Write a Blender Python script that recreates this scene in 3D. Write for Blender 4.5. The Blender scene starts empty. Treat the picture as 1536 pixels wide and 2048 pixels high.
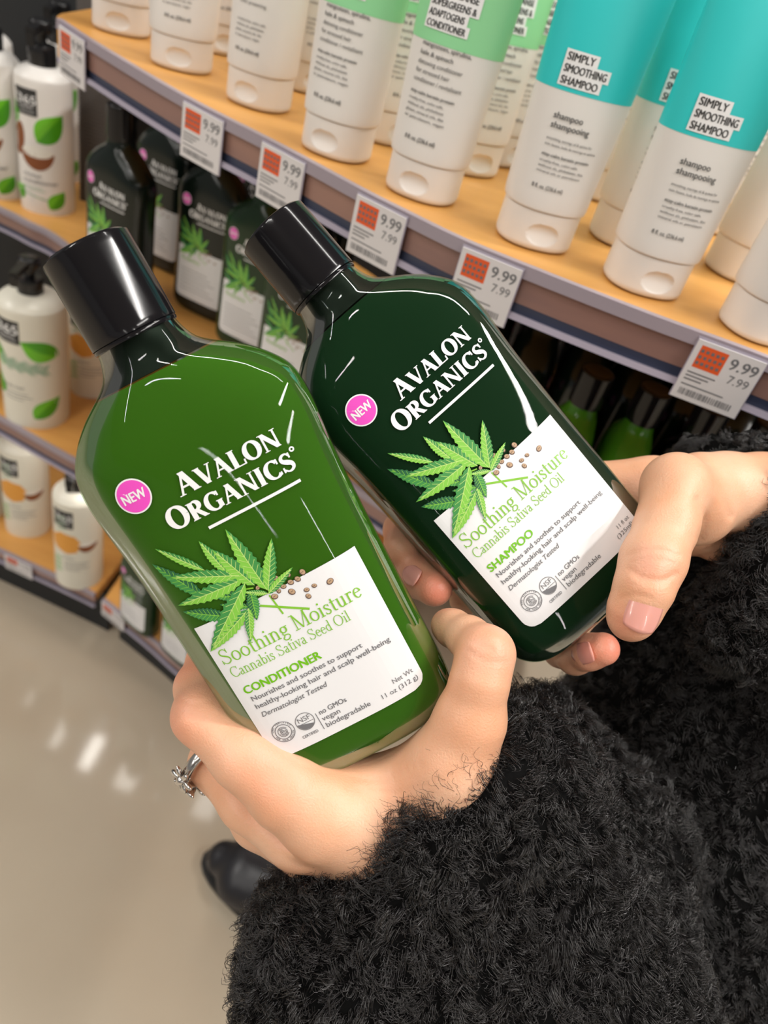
import bpy, math, random
import numpy as np
from mathutils import Vector, Matrix
random.seed(7); rng = np.random.default_rng(7)
SC = bpy.context.scene
COL = SC.collection

# ------------------------------------------------------------------ camera
F = 1538.0                     # focal length in pixels of the 1536x2048 frame
CAMH = 1.06
_d = np.array([-568, 1876, 1538.]); _d /= np.linalg.norm(_d)
UP = -_d
_h = np.array([0, 0, 1.]) - (np.array([0, 0, 1.]) @ UP) * UP; _h /= np.linalg.norm(_h)
_r = np.cross(_h, UP)
R = np.array([_r, _h, UP])     # world = R @ (right, down, forward)
CAM = np.array([0, 0, CAMH])
cam = bpy.data.cameras.new('camera'); camo = bpy.data.objects.new('camera', cam); COL.objects.link(camo)
M = Matrix.Identity(4)
ax = (R @ np.array([1, 0, 0]), R @ np.array([0, -1, 0]), R @ np.array([0, 0, -1]))
for j in range(3):
    for i in range(3): M[i][j] = ax[j][i]
M[2][3] = CAMH
camo.matrix_world = M
cam.sensor_fit = 'VERTICAL'; cam.sensor_height = 36; cam.lens = F / 2048 * 36
cam.clip_start = .01; cam.clip_end = 60
cam.dof.use_dof = True; cam.dof.focus_distance = .268; cam.dof.aperture_fstop = 11.5
SC.camera = camo
SC.view_settings.view_transform = 'Standard'; SC.view_settings.look = 'None'
SC.view_settings.exposure = 0.06; SC.view_settings.gamma = 1; SC.view_settings.use_curve_mapping = False

# ------------------------------------------------------------------ world and lamps
W = bpy.data.worlds.new('store'); SC.world = W; W.use_nodes = True
W.node_tree.nodes['Background'].inputs[0].default_value = (1.0, .965, .93, 1)
W.node_tree.nodes['Background'].inputs[1].default_value = .21
def area(name, loc, sx, sy, power, col=(1, .965, .92), rot=(0, 0, 0)):
    l = bpy.data.lights.new(name, 'AREA'); l.shape = 'RECTANGLE'; l.size = sx; l.size_y = sy
    l.energy = power * 1.1; l.color = col
    o = bpy.data.objects.new(name, l); COL.objects.link(o); o.location = loc; o.rotation_euler = rot
    return o
for x, y, L, w, p, rz in [(5.0, -6.65, 6.0, .12, 110, -45.5), (2.0, -9.3, 5.4, .10, 60, -60), (-1.1, -2.05, 1.5, .07, 22, 41), (-.8, -.70, .45, .05, 7, 45),
                          (1.7, .1, .10, 2.2, 62, 0), (2.4, -1.4, .10, 2.2, 50, 0), (-3.0, -.2, .10, 2.2, 60, 0), (-3.4, -3.6, .10, 2.6, 50, 0), (.2, .75, 2.2, .08, 24, 0)]:
    area('ceiling_light_strip', (x, y, 3.14), L, w, p, rot=(0, 0, math.radians(rz)))

# ------------------------------------------------------------------ helpers
def c2w(px, py, z):            # pixel and depth in mm -> world metres
    z = z / 1000.
    return CAM + R @ np.array([(px - 768) / F * z, (py - 1024) / F * z, z])
def plane(px, py, drop):       # pixel on the horizontal plane "drop" below the lens
    r = R @ np.array([px - 768, py - 1024, F]); return CAM + r * (-drop / r[2])
def cm(px, py, z): return ((px - 768) / F * z, (py - 1024) / F * z, z)   # camera mm

MATS = {}
def mat(name, col=(.5, .5, .5), rough=.5, metal=0, spec=.5, coat=0, sss=0, sssr=(1, .3, .15), emit=None, noise=None, bump=None, sheen=0):
    if name in MATS: return MATS[name]
    m = bpy.data.materials.new(name); m.use_nodes = True; nt = m.node_tree; b = nt.nodes['Principled BSDF']
    b.inputs['Base Color'].default_value = (*col, 1); b.inputs['Roughness'].default_value = rough
    b.inputs['Metallic'].default_value = metal; b.inputs['Specular IOR Level'].default_value = spec
    b.inputs['Coat Weight'].default_value = coat; b.inputs['Coat Roughness'].default_value = .04
    b.inputs['Sheen Weight'].default_value = sheen
    if sss:
        b.inputs['Subsurface Weight'].default_value = sss; b.inputs['Subsurface Radius'].default_value = sssr
        b.inputs['Subsurface Scale'].default_value = .006
    if noise:                  # (scale, colour2, stretch)
        tc = nt.nodes.new('ShaderNodeTexCoord'); mp = nt.nodes.new('ShaderNodeMapping'); n = nt.nodes.new('ShaderNodeTexNoise')
        mp.inputs['Scale'].default_value = noise[2]; n.inputs['Scale'].default_value = noise[0]; n.inputs['Detail'].default_value = 6
        mx = nt.nodes.new('ShaderNodeMix'); mx.data_type = 'RGBA'
        mx.inputs[6].default_value = (*col, 1); mx.inputs[7].default_value = (*noise[1], 1)
        rp = nt.nodes.new('ShaderNodeValToRGB'); rp.color_ramp.elements[0].position = .35; rp.color_ramp.elements[1].position = .68
        nt.links.new(tc.outputs['Object'], mp.inputs[0]); nt.links.new(mp.outputs[0], n.inputs[0]); nt.links.new(n.outputs[0], rp.inputs[0])
        nt.links.new(rp.outputs[0], mx.inputs[0]); nt.links.new(mx.outputs[2], b.inputs['Base Color'])
    if bump:                   # (scale, strength, distance)
        tc = nt.nodes.new('ShaderNodeTexCoord'); n = nt.nodes.new('ShaderNodeTexNoise'); n.inputs['Scale'].default_value = bump[0]; n.inputs['Detail'].default_value = 5
        bp = nt.nodes.new('ShaderNodeBump'); bp.inputs['Strength'].default_value = bump[1]; bp.inputs['Distance'].default_value = bump[2]
        nt.links.new(tc.outputs['Object'], n.inputs[0]); nt.links.new(n.outputs[0], bp.inputs['Height']); nt.links.new(bp.outputs[0], b.inputs['Normal'])
    MATS[name] = m; return m
def shell_mat(name, tint, rough=.02):
    m = bpy.data.materials.new(name); m.use_nodes = True; nt = m.node_tree; nt.nodes.clear()
    o = nt.nodes.new('ShaderNodeOutputMaterial'); t = nt.nodes.new('ShaderNodeBsdfTransparent'); g = nt.nodes.new('ShaderNodeBsdfGlossy')
    fr = nt.nodes.new('ShaderNodeFresnel'); fr.inputs[0].default_value = 1.45; mx = nt.nodes.new('ShaderNodeMixShader')
    t.inputs[0].default_value = (*tint, 1); g.inputs['Roughness'].default_value = rough
    ml = nt.nodes.new('ShaderNodeMath'); ml.operation = 'MULTIPLY'; ml.inputs[1].default_value = .34; nt.links.new(fr.outputs[0], ml.inputs[0]); nt.links.new(ml.outputs[0], mx.inputs[0]); nt.links.new(t.outputs[0], mx.inputs[1]); nt.links.new(g.outputs[0], mx.inputs[2]); nt.links.new(mx.outputs[0], o.inputs[0])
    return m

white_pl = mat('white_plastic', (.83, .80, .76), .32)
tube_white = mat('tube_white', (.80, .77, .73), .42)
ivory = mat('ivory_plastic', (.80, .77, .66), .3)
mint = mat('mint_print', (.30, .72, .36), .4)
turq = mat('turquoise_print', (.03, .62, .62), .4)
ink = mat('black_ink', (.03, .03, .03), .5)
greyink = mat('grey_ink', (.16, .16, .17), .5)
white_ink = mat('white_ink', (.88, .88, .88), .4)
paper = mat('paper', (.72, .69, .69), .5)
orange = mat('orange_print', (.80, .11, .02), .5)
pink = mat('pink_print', (.85, .08, .55), .4)
label_m = mat('label_white', (.80, .80, .81), .28)
lime = mat('lime_ink', (.22, .52, .03), .4)
limeb = mat('lime_bold_ink', (.16, .50, .0), .4)
leafA = mat('leaf_light', (.22, .55, .06), .45); leafB = mat('leaf_dark', (.05, .27, .06), .45); leafC = mat('leaf_vein', (.50, .72, .20), .45)
leafD = mat('leaf_deep', (.02, .13, .05), .45)
seedA = mat('seed_tan', (.50, .33, .20), .5); seedB = mat('seed_dark', (.10, .05, .04), .5)
cap_m = mat('black_cap', (.008, .0075, .009), .13, spec=.4)
bg_black = mat('black_plastic', (.01, .01, .011), .25)
wood = mat('honey_wood', (.72, .37, .10), .38, noise=(9, (.64, .31, .08), (1, 6, 1)))
rail_m = mat('rail_grey', (.34, .29, .33), .35); rail_in = mat('rail_insert', (.26, .15, .135), .28, noise=(7, (.34, .19, .15), (1, 1, 9))); rail_shade = mat('rail_shadow_blue', (.035, .045, .085), .4)
rail_lip = mat('rail_lip', (.40, .36, .44), .3)
dark = mat('dark_panel', (.012, .014, .016), .6)
brown = mat('coconut_brown', (.25, .075, .02), .5); leafy = mat('leaf_print', (.16, .56, .02), .4); leafy2 = mat('leaf_print_dark', (.07, .36, .01), .4)
peach = mat('orange_fruit', (.80, .36, .06), .5); sage = mat('sage_print', (.36, .50, .36), .5); cream = mat('cream_print', (.86, .83, .75), .5)
skin = mat('skin', (.78, .40, .235), .38, spec=.5, sss=.2, sssr=(1, .35, .2), noise=(38, (.84, .50, .33), (1, 1, 1)), bump=(1300, .5, .0004))
nail_m = mat('nail', (.84, .36, .30), .22, coat=.3, sss=.2)
silver = mat('silver', (.62, .60, .58), .22, metal=1)
leather = mat('black_leather', (.014, .014, .018), .38, bump=(160, .3, .001))
fleece_m = mat('black_fleece', (.012, .0102, .0102), .27, spec=.8)
coat_m = mat('coat_cloth', (.004, .004, .004), .95, spec=.1)

def tag(o, label=None, cat=None, group=None, kind=None):
    if label: o['label'] = label
    if cat: o['category'] = cat
    if group: o['group'] = group
    if kind: o['kind'] = kind
    return o
def empty(name, loc=(0, 0, 0), rz=0):
    o = bpy.data.objects.new(name, None); COL.objects.link(o); o.location = loc; o.rotation_euler = (0, 0, rz); o.empty_display_size = .02; return o
def mesh(name, V, Fs, mats, parent=None, fm=None, smooth=True):
    me = bpy.data.meshes.new(name)
    V = np.asarray(V, dtype=float)
    me.from_pydata(V.tolist(), [], [list(map(int, f)) for f in Fs])
    if not isinstance(mats, (list, tuple)): mats = [mats]
    for m in mats: me.materials.append(m)
    if fm is not None: me.polygons.foreach_set('material_index', np.asarray(fm, dtype=np.int32))
    me.polygons.foreach_set('use_smooth', np.full(len(me.polygons), smooth))
    me.update()
    o = bpy.data.objects.new(name, me); COL.objects.link(o)
    if parent: o.parent = parent
    return o
def split_normals(o, deg=35):
    me = o.data; me.polygons.foreach_set('use_smooth', np.ones(len(me.polygons), bool))
    try: me.set_sharp_from_angle(angle=math.radians(deg))
    except Exception: pass

class Geo:                      # collects pieces of one mesh
    def __init__(s): s.V = []; s.F = []; s.M = []
    def add(s, V, Fs, m=0):
        n = len(s.V); s.V += [tuple(v) for v in V]; s.F += [[i + n for i in f] for f in Fs]; s.M += [m] * len(Fs)
    def box(s, a, b, m=0):
        (x0, y0, z0), (x1, y1, z1) = a, b
        s.add([(x0, y0, z0), (x1, y0, z0), (x1, y1, z0), (x0, y1, z0), (x0, y0, z1), (x1, y0, z1), (x1, y1, z1), (x0, y1, z1)],
              [(0, 3, 2, 1), (4, 5, 6, 7), (0, 1, 5, 4), (1, 2, 6, 5), (2, 3, 7, 6), (3, 0, 4, 7)], m)
    def obj(s, name, mats, parent=None, smooth=False): return mesh(name, s.V, s.F, mats, parent, s.M, smooth)

def smoothpts(P, n=8):          # Catmull-Rom through the rows of P
    P = np.asarray(P, float); Q = np.vstack([2 * P[0] - P[1], P, 2 * P[-1] - P[-2]]); out = []
    for i in range(1, len(Q) - 2):
        for k in range(n):
            t = k / n; a, b, c, d = Q[i - 1], Q[i], Q[i + 1], Q[i + 2]
            out.append(.5 * ((2 * b) + (c - a) * t + (2 * a - 5 * b + 4 * c - d) * t * t + (3 * b - a - 3 * c + d) * t ** 3))
    out.append(P[-1]); return np.array(out)

class Body:                     # lofted super-ellipse body; mm: x right, y up, z to the front
    def __init__(s, prof, n=6, zc=0., smooth=0):
        P = smoothpts(prof, n); P[:, 1:3] = np.maximum(P[:, 1:3], .15); P[:, 3] = np.clip(P[:, 3], 2, 9)
        if smooth:
            for _ in range(smooth): P[3:-3, 1:] = .25 * P[2:-4, 1:] + .5 * P[3:-3, 1:] + .25 * P[4:-2, 1:]
        s.P = P; s.zc = zc; o = np.argsort(P[:, 0]); s.Q = P[o]
    def rings(s, seg=64, inset=0., y0=-1e9, y1=1e9):
        rs = []
        for y, w, d, e in s.P:
            if y < y0 or y > y1: continue
            t = np.linspace(0, 2 * np.pi, seg, endpoint=False); c, sn = np.cos(t), np.sin(t)
            x = (max(w - inset, .1)) * np.sign(c) * np.abs(c) ** (2 / e); z = (max(d - inset, .1)) * np.sign(sn) * np.abs(sn) ** (2 / e)
            rs.append(np.stack([x, z + s.zc, np.full(seg, y)], 1))
        return rs
    def build(s, name, m, parent, seg=64, inset=0., y0=-1e9, y1=1e9, push=None, yclamp=None):
        rs = s.rings(seg, inset, y0, y1); V = np.concatenate(rs); k = len(rs)
        if yclamp: V[:, 2] = np.clip(V[:, 2], yclamp[0], yclamp[1])
        if push is not None: V = push(V)
        Fs = []
        for i in range(k - 1):
            for j in range(seg):
                a = i * seg + j; b = i * seg + (j + 1) % seg; Fs.append((a, b, b + seg, a + seg))
        Fs.append(tuple(range(seg))[::-1]); Fs.append(tuple(range((k - 1) * seg, k * seg)))
        V = np.stack([V[:, 0], -V[:, 1], V[:, 2]], 1) / 1000
        flip = s.P[0, 0] > s.P[-1, 0]
        # x, -z front: orientation
        Fs = [f[::-1] for f in Fs] if not flip else Fs
        me = mesh(name, V, [f[::-1] for f in Fs], m, parent)
        split_normals(me, 40); return me
    def zf(s, x, y):
        w = np.interp(y, s.Q[:, 0], s.Q[:, 1]); d = np.interp(y, s.Q[:, 0], s.Q[:, 2]); e = np.interp(y, s.Q[:, 0], s.Q[:, 3])
        u = np.clip(np.abs(x) / w, 0, .998); return s.zc + d * (1 - u ** e) ** (1 / e)
    def wrap(s, V2, off=.12):   # 2D (x,y) -> local metres on the front surface
        V2 = np.asarray(V2, float); z = s.zf(V2[:, 0], V2[:, 1]) + off
        return np.stack([V2[:, 0], -z, V2[:, 1]], 1) / 1000

_tc = {}
def text2d(s, size, bold=0., align='LEFT', shear=0., space=1.):
    key = (s, bold, align, shear, space)
    if key not in _tc:
        c = bpy.data.curves.new('t', 'FONT'); c.body = s; c.size = 1; c.align_x = align; c.offset = bold; c.shear = shear; c.resolution_u = 3; c.space_character = space
        o = bpy.data.objects.new('t', c); COL.objects.link(o)
        dg = bpy.context.evaluated_depsgraph_get(); dg.update(); me = bpy.data.meshes.new_from_object(o.evaluated_get(dg))
        V = [(v.co.x, v.co.y) for v in me.vertices]; Fs = [tuple(p.vertices) for p in me.polygons]
        bpy.data.objects.remove(o); bpy.data.meshes.remove(me); bpy.data.curves.remove(c); _tc[key] = (np.array(V).reshape(-1, 2), Fs)
    V, Fs = _tc[key]; return V * size, Fs

class Flat:                     # flat artwork in mm, wrapped later on a surface
    def __init__(s): s.V = []; s.F = []; s.M = []; s.O = []; s.k = 0
    def add(s, V, Fs, m=0, lay=0):
        n = len(s.V); s.V += [tuple(v) for v in V]; s.F += [[i + n for i in f] for f in Fs]; s.M += [m] * len(Fs)
        s.k += 1; s.O += [lay * .05 + (s.k % 40) * .0008] * len(V)
    def text(s, t, x, y, size, m=0, lay=0, fit=None, **kw):
        bd = kw.pop('bold', 0)
        if bd:
            for q in (-1, 1): s.text(t, x + q * bd * size * .9, y + q * bd * size * .35, size, m, lay, fit, **kw)
        V, Fs = text2d(t, size, **kw)
        if len(V) == 0: return
        V = V.copy()
        if fit:
            w = V[:, 0].max() - V[:, 0].min(); V[:, 0] *= fit / w
        s.add(V + np.array([x, y]), Fs, m, lay)
    def rect(s, x0, y0, x1, y1, m=0, lay=0, nx=1, ny=1):
        V = [(x0 + (x1 - x0) * i / nx, y0 + (y1 - y0) * j / ny) for j in range(ny + 1) for i in range(nx + 1)]
        Fs = [(j * (nx + 1) + i, j * (nx + 1) + i + 1, (j + 1) * (nx + 1) + i + 1, (j + 1) * (nx + 1) + i) for j in range(ny) for i in range(nx)]
        s.add(V, Fs, m, lay)
    def disc(s, x, y, rx, ry=None, m=0, lay=0, n=28, rot=0, rin=0.):
        ry = ry or rx; c, sn = math.cos(rot), math.sin(rot); T = np.linspace(0, 2 * np.pi, n, endpoint=False)
        P = np.stack([np.cos(T) * rx, np.sin(T) * ry], 1); rm = np.array([[c, sn], [-sn, c]])
        if rin: V = np.vstack([P @ rm, (P * rin) @ rm]); Fs = [(i, (i + 1) % n, n + (i + 1) % n, n + i) for i in range(n)]
        else: V = np.vstack([P @ rm, [[0, 0]]]); Fs = [(i, (i + 1) % n, n) for i in range(n)]
        s.add(V + np.array([x, y]), Fs, m, lay)
    def poly(s, P, m=0, lay=0):
        P = np.asarray(P, float); c = P.mean(0); n = len(P); s.add(np.vstack([P, c]), [(i, (i + 1) % n, n) for i in range(n)], m, lay)
    def line(s, P, w, m=0, lay=0):
        P = np.asarray(P, float); w = np.full(len(P), w) if np.isscalar(w) else np.asarray(w)
        T = np.gradient(P, axis=0); T /= np.linalg.norm(T, axis=1)[:, None] + 1e-9; N = np.stack([-T[:, 1], T[:, 0]], 1)
        V = np.vstack([P + N * w[:, None] / 2, P - N * w[:, None] / 2]); n = len(P)
        s.add(V, [(n + i, n + i + 1, i + 1, i) for i in range(n - 1)], m, lay)
    def obj(s, name, mats, parent, body, off=.12, lmax=4.5):
        V = [tuple(v) + (o,) for v, o in zip(s.V, s.O)]; Fs, Ms = s.F, s.M
        if isinstance(body, Body):      # split long faces so that they follow the curved surface
            out, om = [], []; cache = {}
            def mid(a, b_):
                k = (min(a, b_), max(a, b_))
                if k not in cache: V.append(tuple((p + q) / 2 for p, q in zip(V[a], V[b_]))); cache[k] = len(V) - 1
                return cache[k]
            st = []
            for f_, m_ in zip(Fs, Ms):
                ex = max(abs(V[i][0] - V[j][0]) for i in f_ for j in f_)
                if ex <= lmax: out.append(f_); om.append(m_)
                else: st += [((f_[0], f_[i], f_[i + 1]), m_) for i in range(1, len(f_) - 1)]
            while st:
                (a, b_, c), m_ = st.pop(); d = [abs(V[a][0] - V[b_][0]), abs(V[b_][0] - V[c][0]), abs(V[c][0] - V[a][0])]; k = int(np.argmax(d))
                if d[k] <= lmax: out.append([a, b_, c]); om.append(m_); continue
                a, b_, c = ((a, b_, c), (b_, c, a), (c, a, b_))[k]; q = mid(a, b_); st += [((a, q, c), m_), ((q, b_, c), m_)]
            Fs, Ms = out, om
        V3 = np.array(V); z = body.zf(V3[:, 0], V3[:, 1]) + off + V3[:, 2]
        V = np.stack([V3[:, 0], -z, V3[:, 1]], 1) / 1000
        return mesh(name, V, Fs, mats, parent, Ms, False)
class Plane0:
    def zf(s, x, y): return np.zeros_like(x)

# ------------------------------------------------------------------ serif lettering (drawn stroke by stroke)
def glyphs(T, t):
    S = .045
    def arc(cx, cy, rx, ry, a0, a1, n=22):
        a = np.radians(np.linspace(a0, a1, n)); P = np.stack([cx + rx * np.cos(a), cy + ry * np.sin(a)], 1)
        return ('p', P, t + (T - t) * np.abs(np.cos(a)) ** 1.3)
    st = lambda x, y0, y1, w=T: ('v', x, y0, x, y1, w)
    sf = lambda x, y, w: ('h', x - w / 2, y, x + w / 2, S)
    g = {}
    g['A'] = (.96, [('v', .13, 0, .47, 1, t * 1.15), ('v', .46, 1, .80, 0, T), ('h', .25, .30, .68, t), sf(.13, 0, .28), sf(.80, 0, .34)])
    g['V'] = (.92, [('v', .16, 1, .49, 0, T), ('v', .83, 1, .51, 0, t * 1.15), sf(.16, 1 - S, .36), sf(.81, 1 - S, .28)])
    g['L'] = (.78, [st(.22, 0, 1), sf(.22, 1 - S, .38), ('h', .04, 0, .72, S * 1.4), ('v', .72, 0, .74, .28, t)])
    g['O'] = (1.0, [arc(.5, .5, .42 - T * .2, .47, 0, 360, 40)])
    g['N'] = (1.02, [st(.18, 0, 1, t * 1.2), ('v', .18, 1, .82, 0, T), st(.84, 0, 1, t * 1.2), sf(.18, 0, .28), sf(.12, 1 - S, .24), sf(.84, 1 - S, .28)])
    g['R'] = (.90, [st(.22, 0, 1), arc(.38, .745, .27, .235, -90, 90), ('h', .2, 1 - t, .4, t), ('h', .2, .49, .4, t), ('v', .40, .52, .78, 0, T), sf(.22, 0, .40), sf(.12, 1 - S, .2), sf(.82, 0, .2)])
    g['G'] = (.98, [arc(.52, .5, .43 - T * .2, .47, 42, 325, 34), st(.80, .06, .42, T * .95), sf(.80, .42, .36), ('v', .83, .70, .83, .96, t)])
    g['I'] = (.46, [st(.22, 0, 1), sf(.22, 0, .38), sf(.22, 1 - S, .38)])
    g['C'] = (.90, [arc(.52, .5, .43 - T * .2, .47, 42, 318, 34), ('v', .83, .68, .83, .97, t), ('v', .83, .06, .83, .24, t * .8)])
    sp = smoothpts([(.62, .80), (.50, .95), (.32, .95), (.18, .82), (.22, .64), (.42, .51), (.60, .38), (.64, .19), (.50, .05), (.30, .04), (.12, .20)], 5)
    g['S'] = (.76, [('p', sp, t + (T - t) * np.clip(1 - np.abs(np.linspace(-1, 1, len(sp))) * 1.25, 0, 1)), ('v', .63, .68, .63, .97, t), ('v', .11, .04, .11, .32, t)])
    g['M'] = (1.12, [st(.18, 0, 1, t * 1.2), ('v', .18, 1, .55, .02, T), ('v', .56, .02, .92, 1, t), st(.92, 0, 1, T), sf(.18, 0, .3), sf(.92, 0, .34), sf(.12, 1 - S, .24), sf(.96, 1 - S, .26)])
    x = .62
    g['o'] = (.62, [arc(.31, x / 2, .235, x / 2 - .02, 0, 360, 30)])
    g['t'] = (.40, [st(.18, .1, .80), ('h', .04, x - S, .36, S), arc(.29, .12, .11, .11, 180, 300, 8)])
    g['h'] = (.66, [st(.15, 0, 1.0), arc(.32, .38, .17, .22, 15, 165, 14), st(.49, 0, .44), sf(.15, 0, .26), sf(.49, 0, .26), sf(.10, 1 - S, .14)])
    g['n'] = (.66, [st(.15, 0, x), arc(.32, .38, .17, .22, 15, 165, 14), st(.49, 0, .44), sf(.15, 0, .26), sf(.49, 0, .26), sf(.10, x - S, .14)])
    g['i'] = (.32, [st(.16, 0, x), sf(.16, 0, .26), sf(.11, x - S, .14), ('d', .15, .86, .065)])
    g['l'] = (.32, [st(.16, 0, 1.0), sf(.16, 0, .26), sf(.11, 1 - S, .14)])
    g['g'] = (.60, [arc(.28, .42, .175, .18, 0, 360, 24), ('p', smoothpts([(.18, .28), (.12, .18), (.20, .10), (.42, .06), (.48, -.08), (.34, -.22), (.16, -.22), (.06, -.12), (.14, 0), (.2, .08)], 4), t * 1.25), ('h', .40, .56, .56, S * 1.2)])
    s2 = smoothpts([(.36, .50), (.28, .59), (.16, .58), (.10, .47), (.18, .37), (.30, .27), (.38, .17), (.32, .04), (.18, .02), (.08, .12)], 4)
    g['s'] = (.46, [('p', s2, t + (T - t) * np.clip(1 - np.abs(np.linspace(-1, 1, len(s2))) * 1.2, 0, 1)), ('v', .375, .44, .375, .60, t * .8), ('v', .08, .02, .08, .18, t * .8)])
    g['u'] = (.66, [st(.15, .2, x), arc(.31, .2, .16, .19, 180, 345, 14), st(.48, 0, x), sf(.10, x - S, .14), sf(.43, x - S, .14), sf(.54, 0, .12)])
    g['r'] = (.46, [st(.15, 0, x), arc(.32, .44, .17, .15, 60, 160, 10), sf(.15, 0, .28), sf(.10, x - S, .14), ('d', .39, .54, .05)])
    g['e'] = (.54, [arc(.28, x / 2, .20, x / 2 - .02, 10, 320, 28), ('h', .08, .34, .48, t)])
    g['a'] = (.54, [st(.38, .03, .44), arc(.26, .45, .13, .15, 0, 160, 12), arc(.22, .16, .13, .145, 60, 330, 16), ('p', np.array([(.38, .36), (.28, .32), (.2, .29)]), t), sf(.46, 0, .12)])
    g['b'] = (.62, [st(.14, .02, 1.0), arc(.33, .31, .19, .28, -170, 170, 24), sf(.09, 1 - S, .14)])
    g['d'] = (.64, [st(.46, 0, 1.0), arc(.28, .31, .19, .28, 10, 350, 24), sf(.42, 1 - S, .14), sf(.52, 0, .12)])
    g['v'] = (.56, [('v', .12, x, .29, 0, T), ('v', .46, x, .30, 0, t), sf(.12, x - S, .22), sf(.46, x - S, .18)])
    g[' '] = (.30, [])
    return g
def serif(fl, s, x0, y0, x1, H, T, t, m=0, lay=0, big=None, y1=None):
    """letters from x0 to x1 (mm), cap height H; big = indices drawn larger"""
    g = glyphs(T, t); adv = []
    for i, ch in enumerate(s):
        k = 1.22 if big and i in big else 1.0; adv.append(g[ch][0] * k)
    tot = sum(adv); sx = (x1 - x0) / tot; x = 0
    for i, ch in enumerate(s):
        k = 1.22 if big and i in big else 1.0
        kx, ky = sx * k, H * k
        def tr(P): P = np.asarray(P, float); return np.stack([x0 + x * sx + P[:, 0] * kx, y0 + P[:, 1] * ky], 1)
        for e in g[ch][1]:
            if e[0] == 'v':
                _, ax_, ay, bx, by, w = e; fl.add(tr([(ax_ - w / 2, ay), (ax_ + w / 2, ay), (bx + w / 2, by), (bx - w / 2, by)]), [(0, 1, 2, 3)], m, lay)
            elif e[0] == 'h':
                _, ax_, ay, bx, h = e; fl.add(tr([(ax_, ay), (bx, ay), (bx, ay + h), (ax_, ay + h)]), [(0, 1, 2, 3)], m, lay)
            elif e[0] == 'd': fl.disc(*tr([(e[1], e[2])])[0], e[3] * kx, e[3] * ky, m, lay, 12)
            else:
                P = np.asarray(e[1]); w = np.full(len(P), e[2]) if np.isscalar(e[2]) else np.asarray(e[2])
                D = np.gradient(P, axis=0); D /= np.linalg.norm(D, axis=1)[:, None] + 1e-9; N = np.stack([-D[:, 1], D[:, 0]], 1)
                V = tr(np.vstack([P + N * w[:, None] / 2, P - N * w[:, None] / 2])); n = len(P)
                fl.add(V, [(n + q, n + q + 1, q + 1, q) for q in range(n - 1)], m, lay)
        x += adv[i]

# ------------------------------------------------------------------ setting
g = Geo(); g.box((-7, -14, -.05), (9, 5, 0)); fl_m = mat('polished_concrete', (.49, .41, .31), .17, spec=.55, noise=(2.2, (.57, .50, .39), (1, 1, 1)))
nt = fl_m.node_tree; b = nt.nodes['Principled BSDF']
n2 = nt.nodes.new('ShaderNodeTexNoise'); n2.inputs['Scale'].default_value = 5; n2.inputs['Detail'].default_value = 8
mr = nt.nodes.new('ShaderNodeMapRange'); mr.inputs[3].default_value = .07; mr.inputs[4].default_value = .15; nt.links.new(n2.outputs[0], mr.inputs[0]); nt.links.new(mr.outputs[0], b.inputs['Roughness'])
tag(g.obj('floor', fl_m), kind='structure')
g = Geo(); g.box((-7, -14, 3.25), (9, 5, 3.3)); tag(g.obj('ceiling', mat('ceiling_grey', (.30, .29, .28), .9)), kind='structure')
g = Geo(); g.box((-1.6, 1.16, .0), (2.2, 1.19, 1.55)); tag(g.obj('wall_back', dark), kind='structure')
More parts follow.
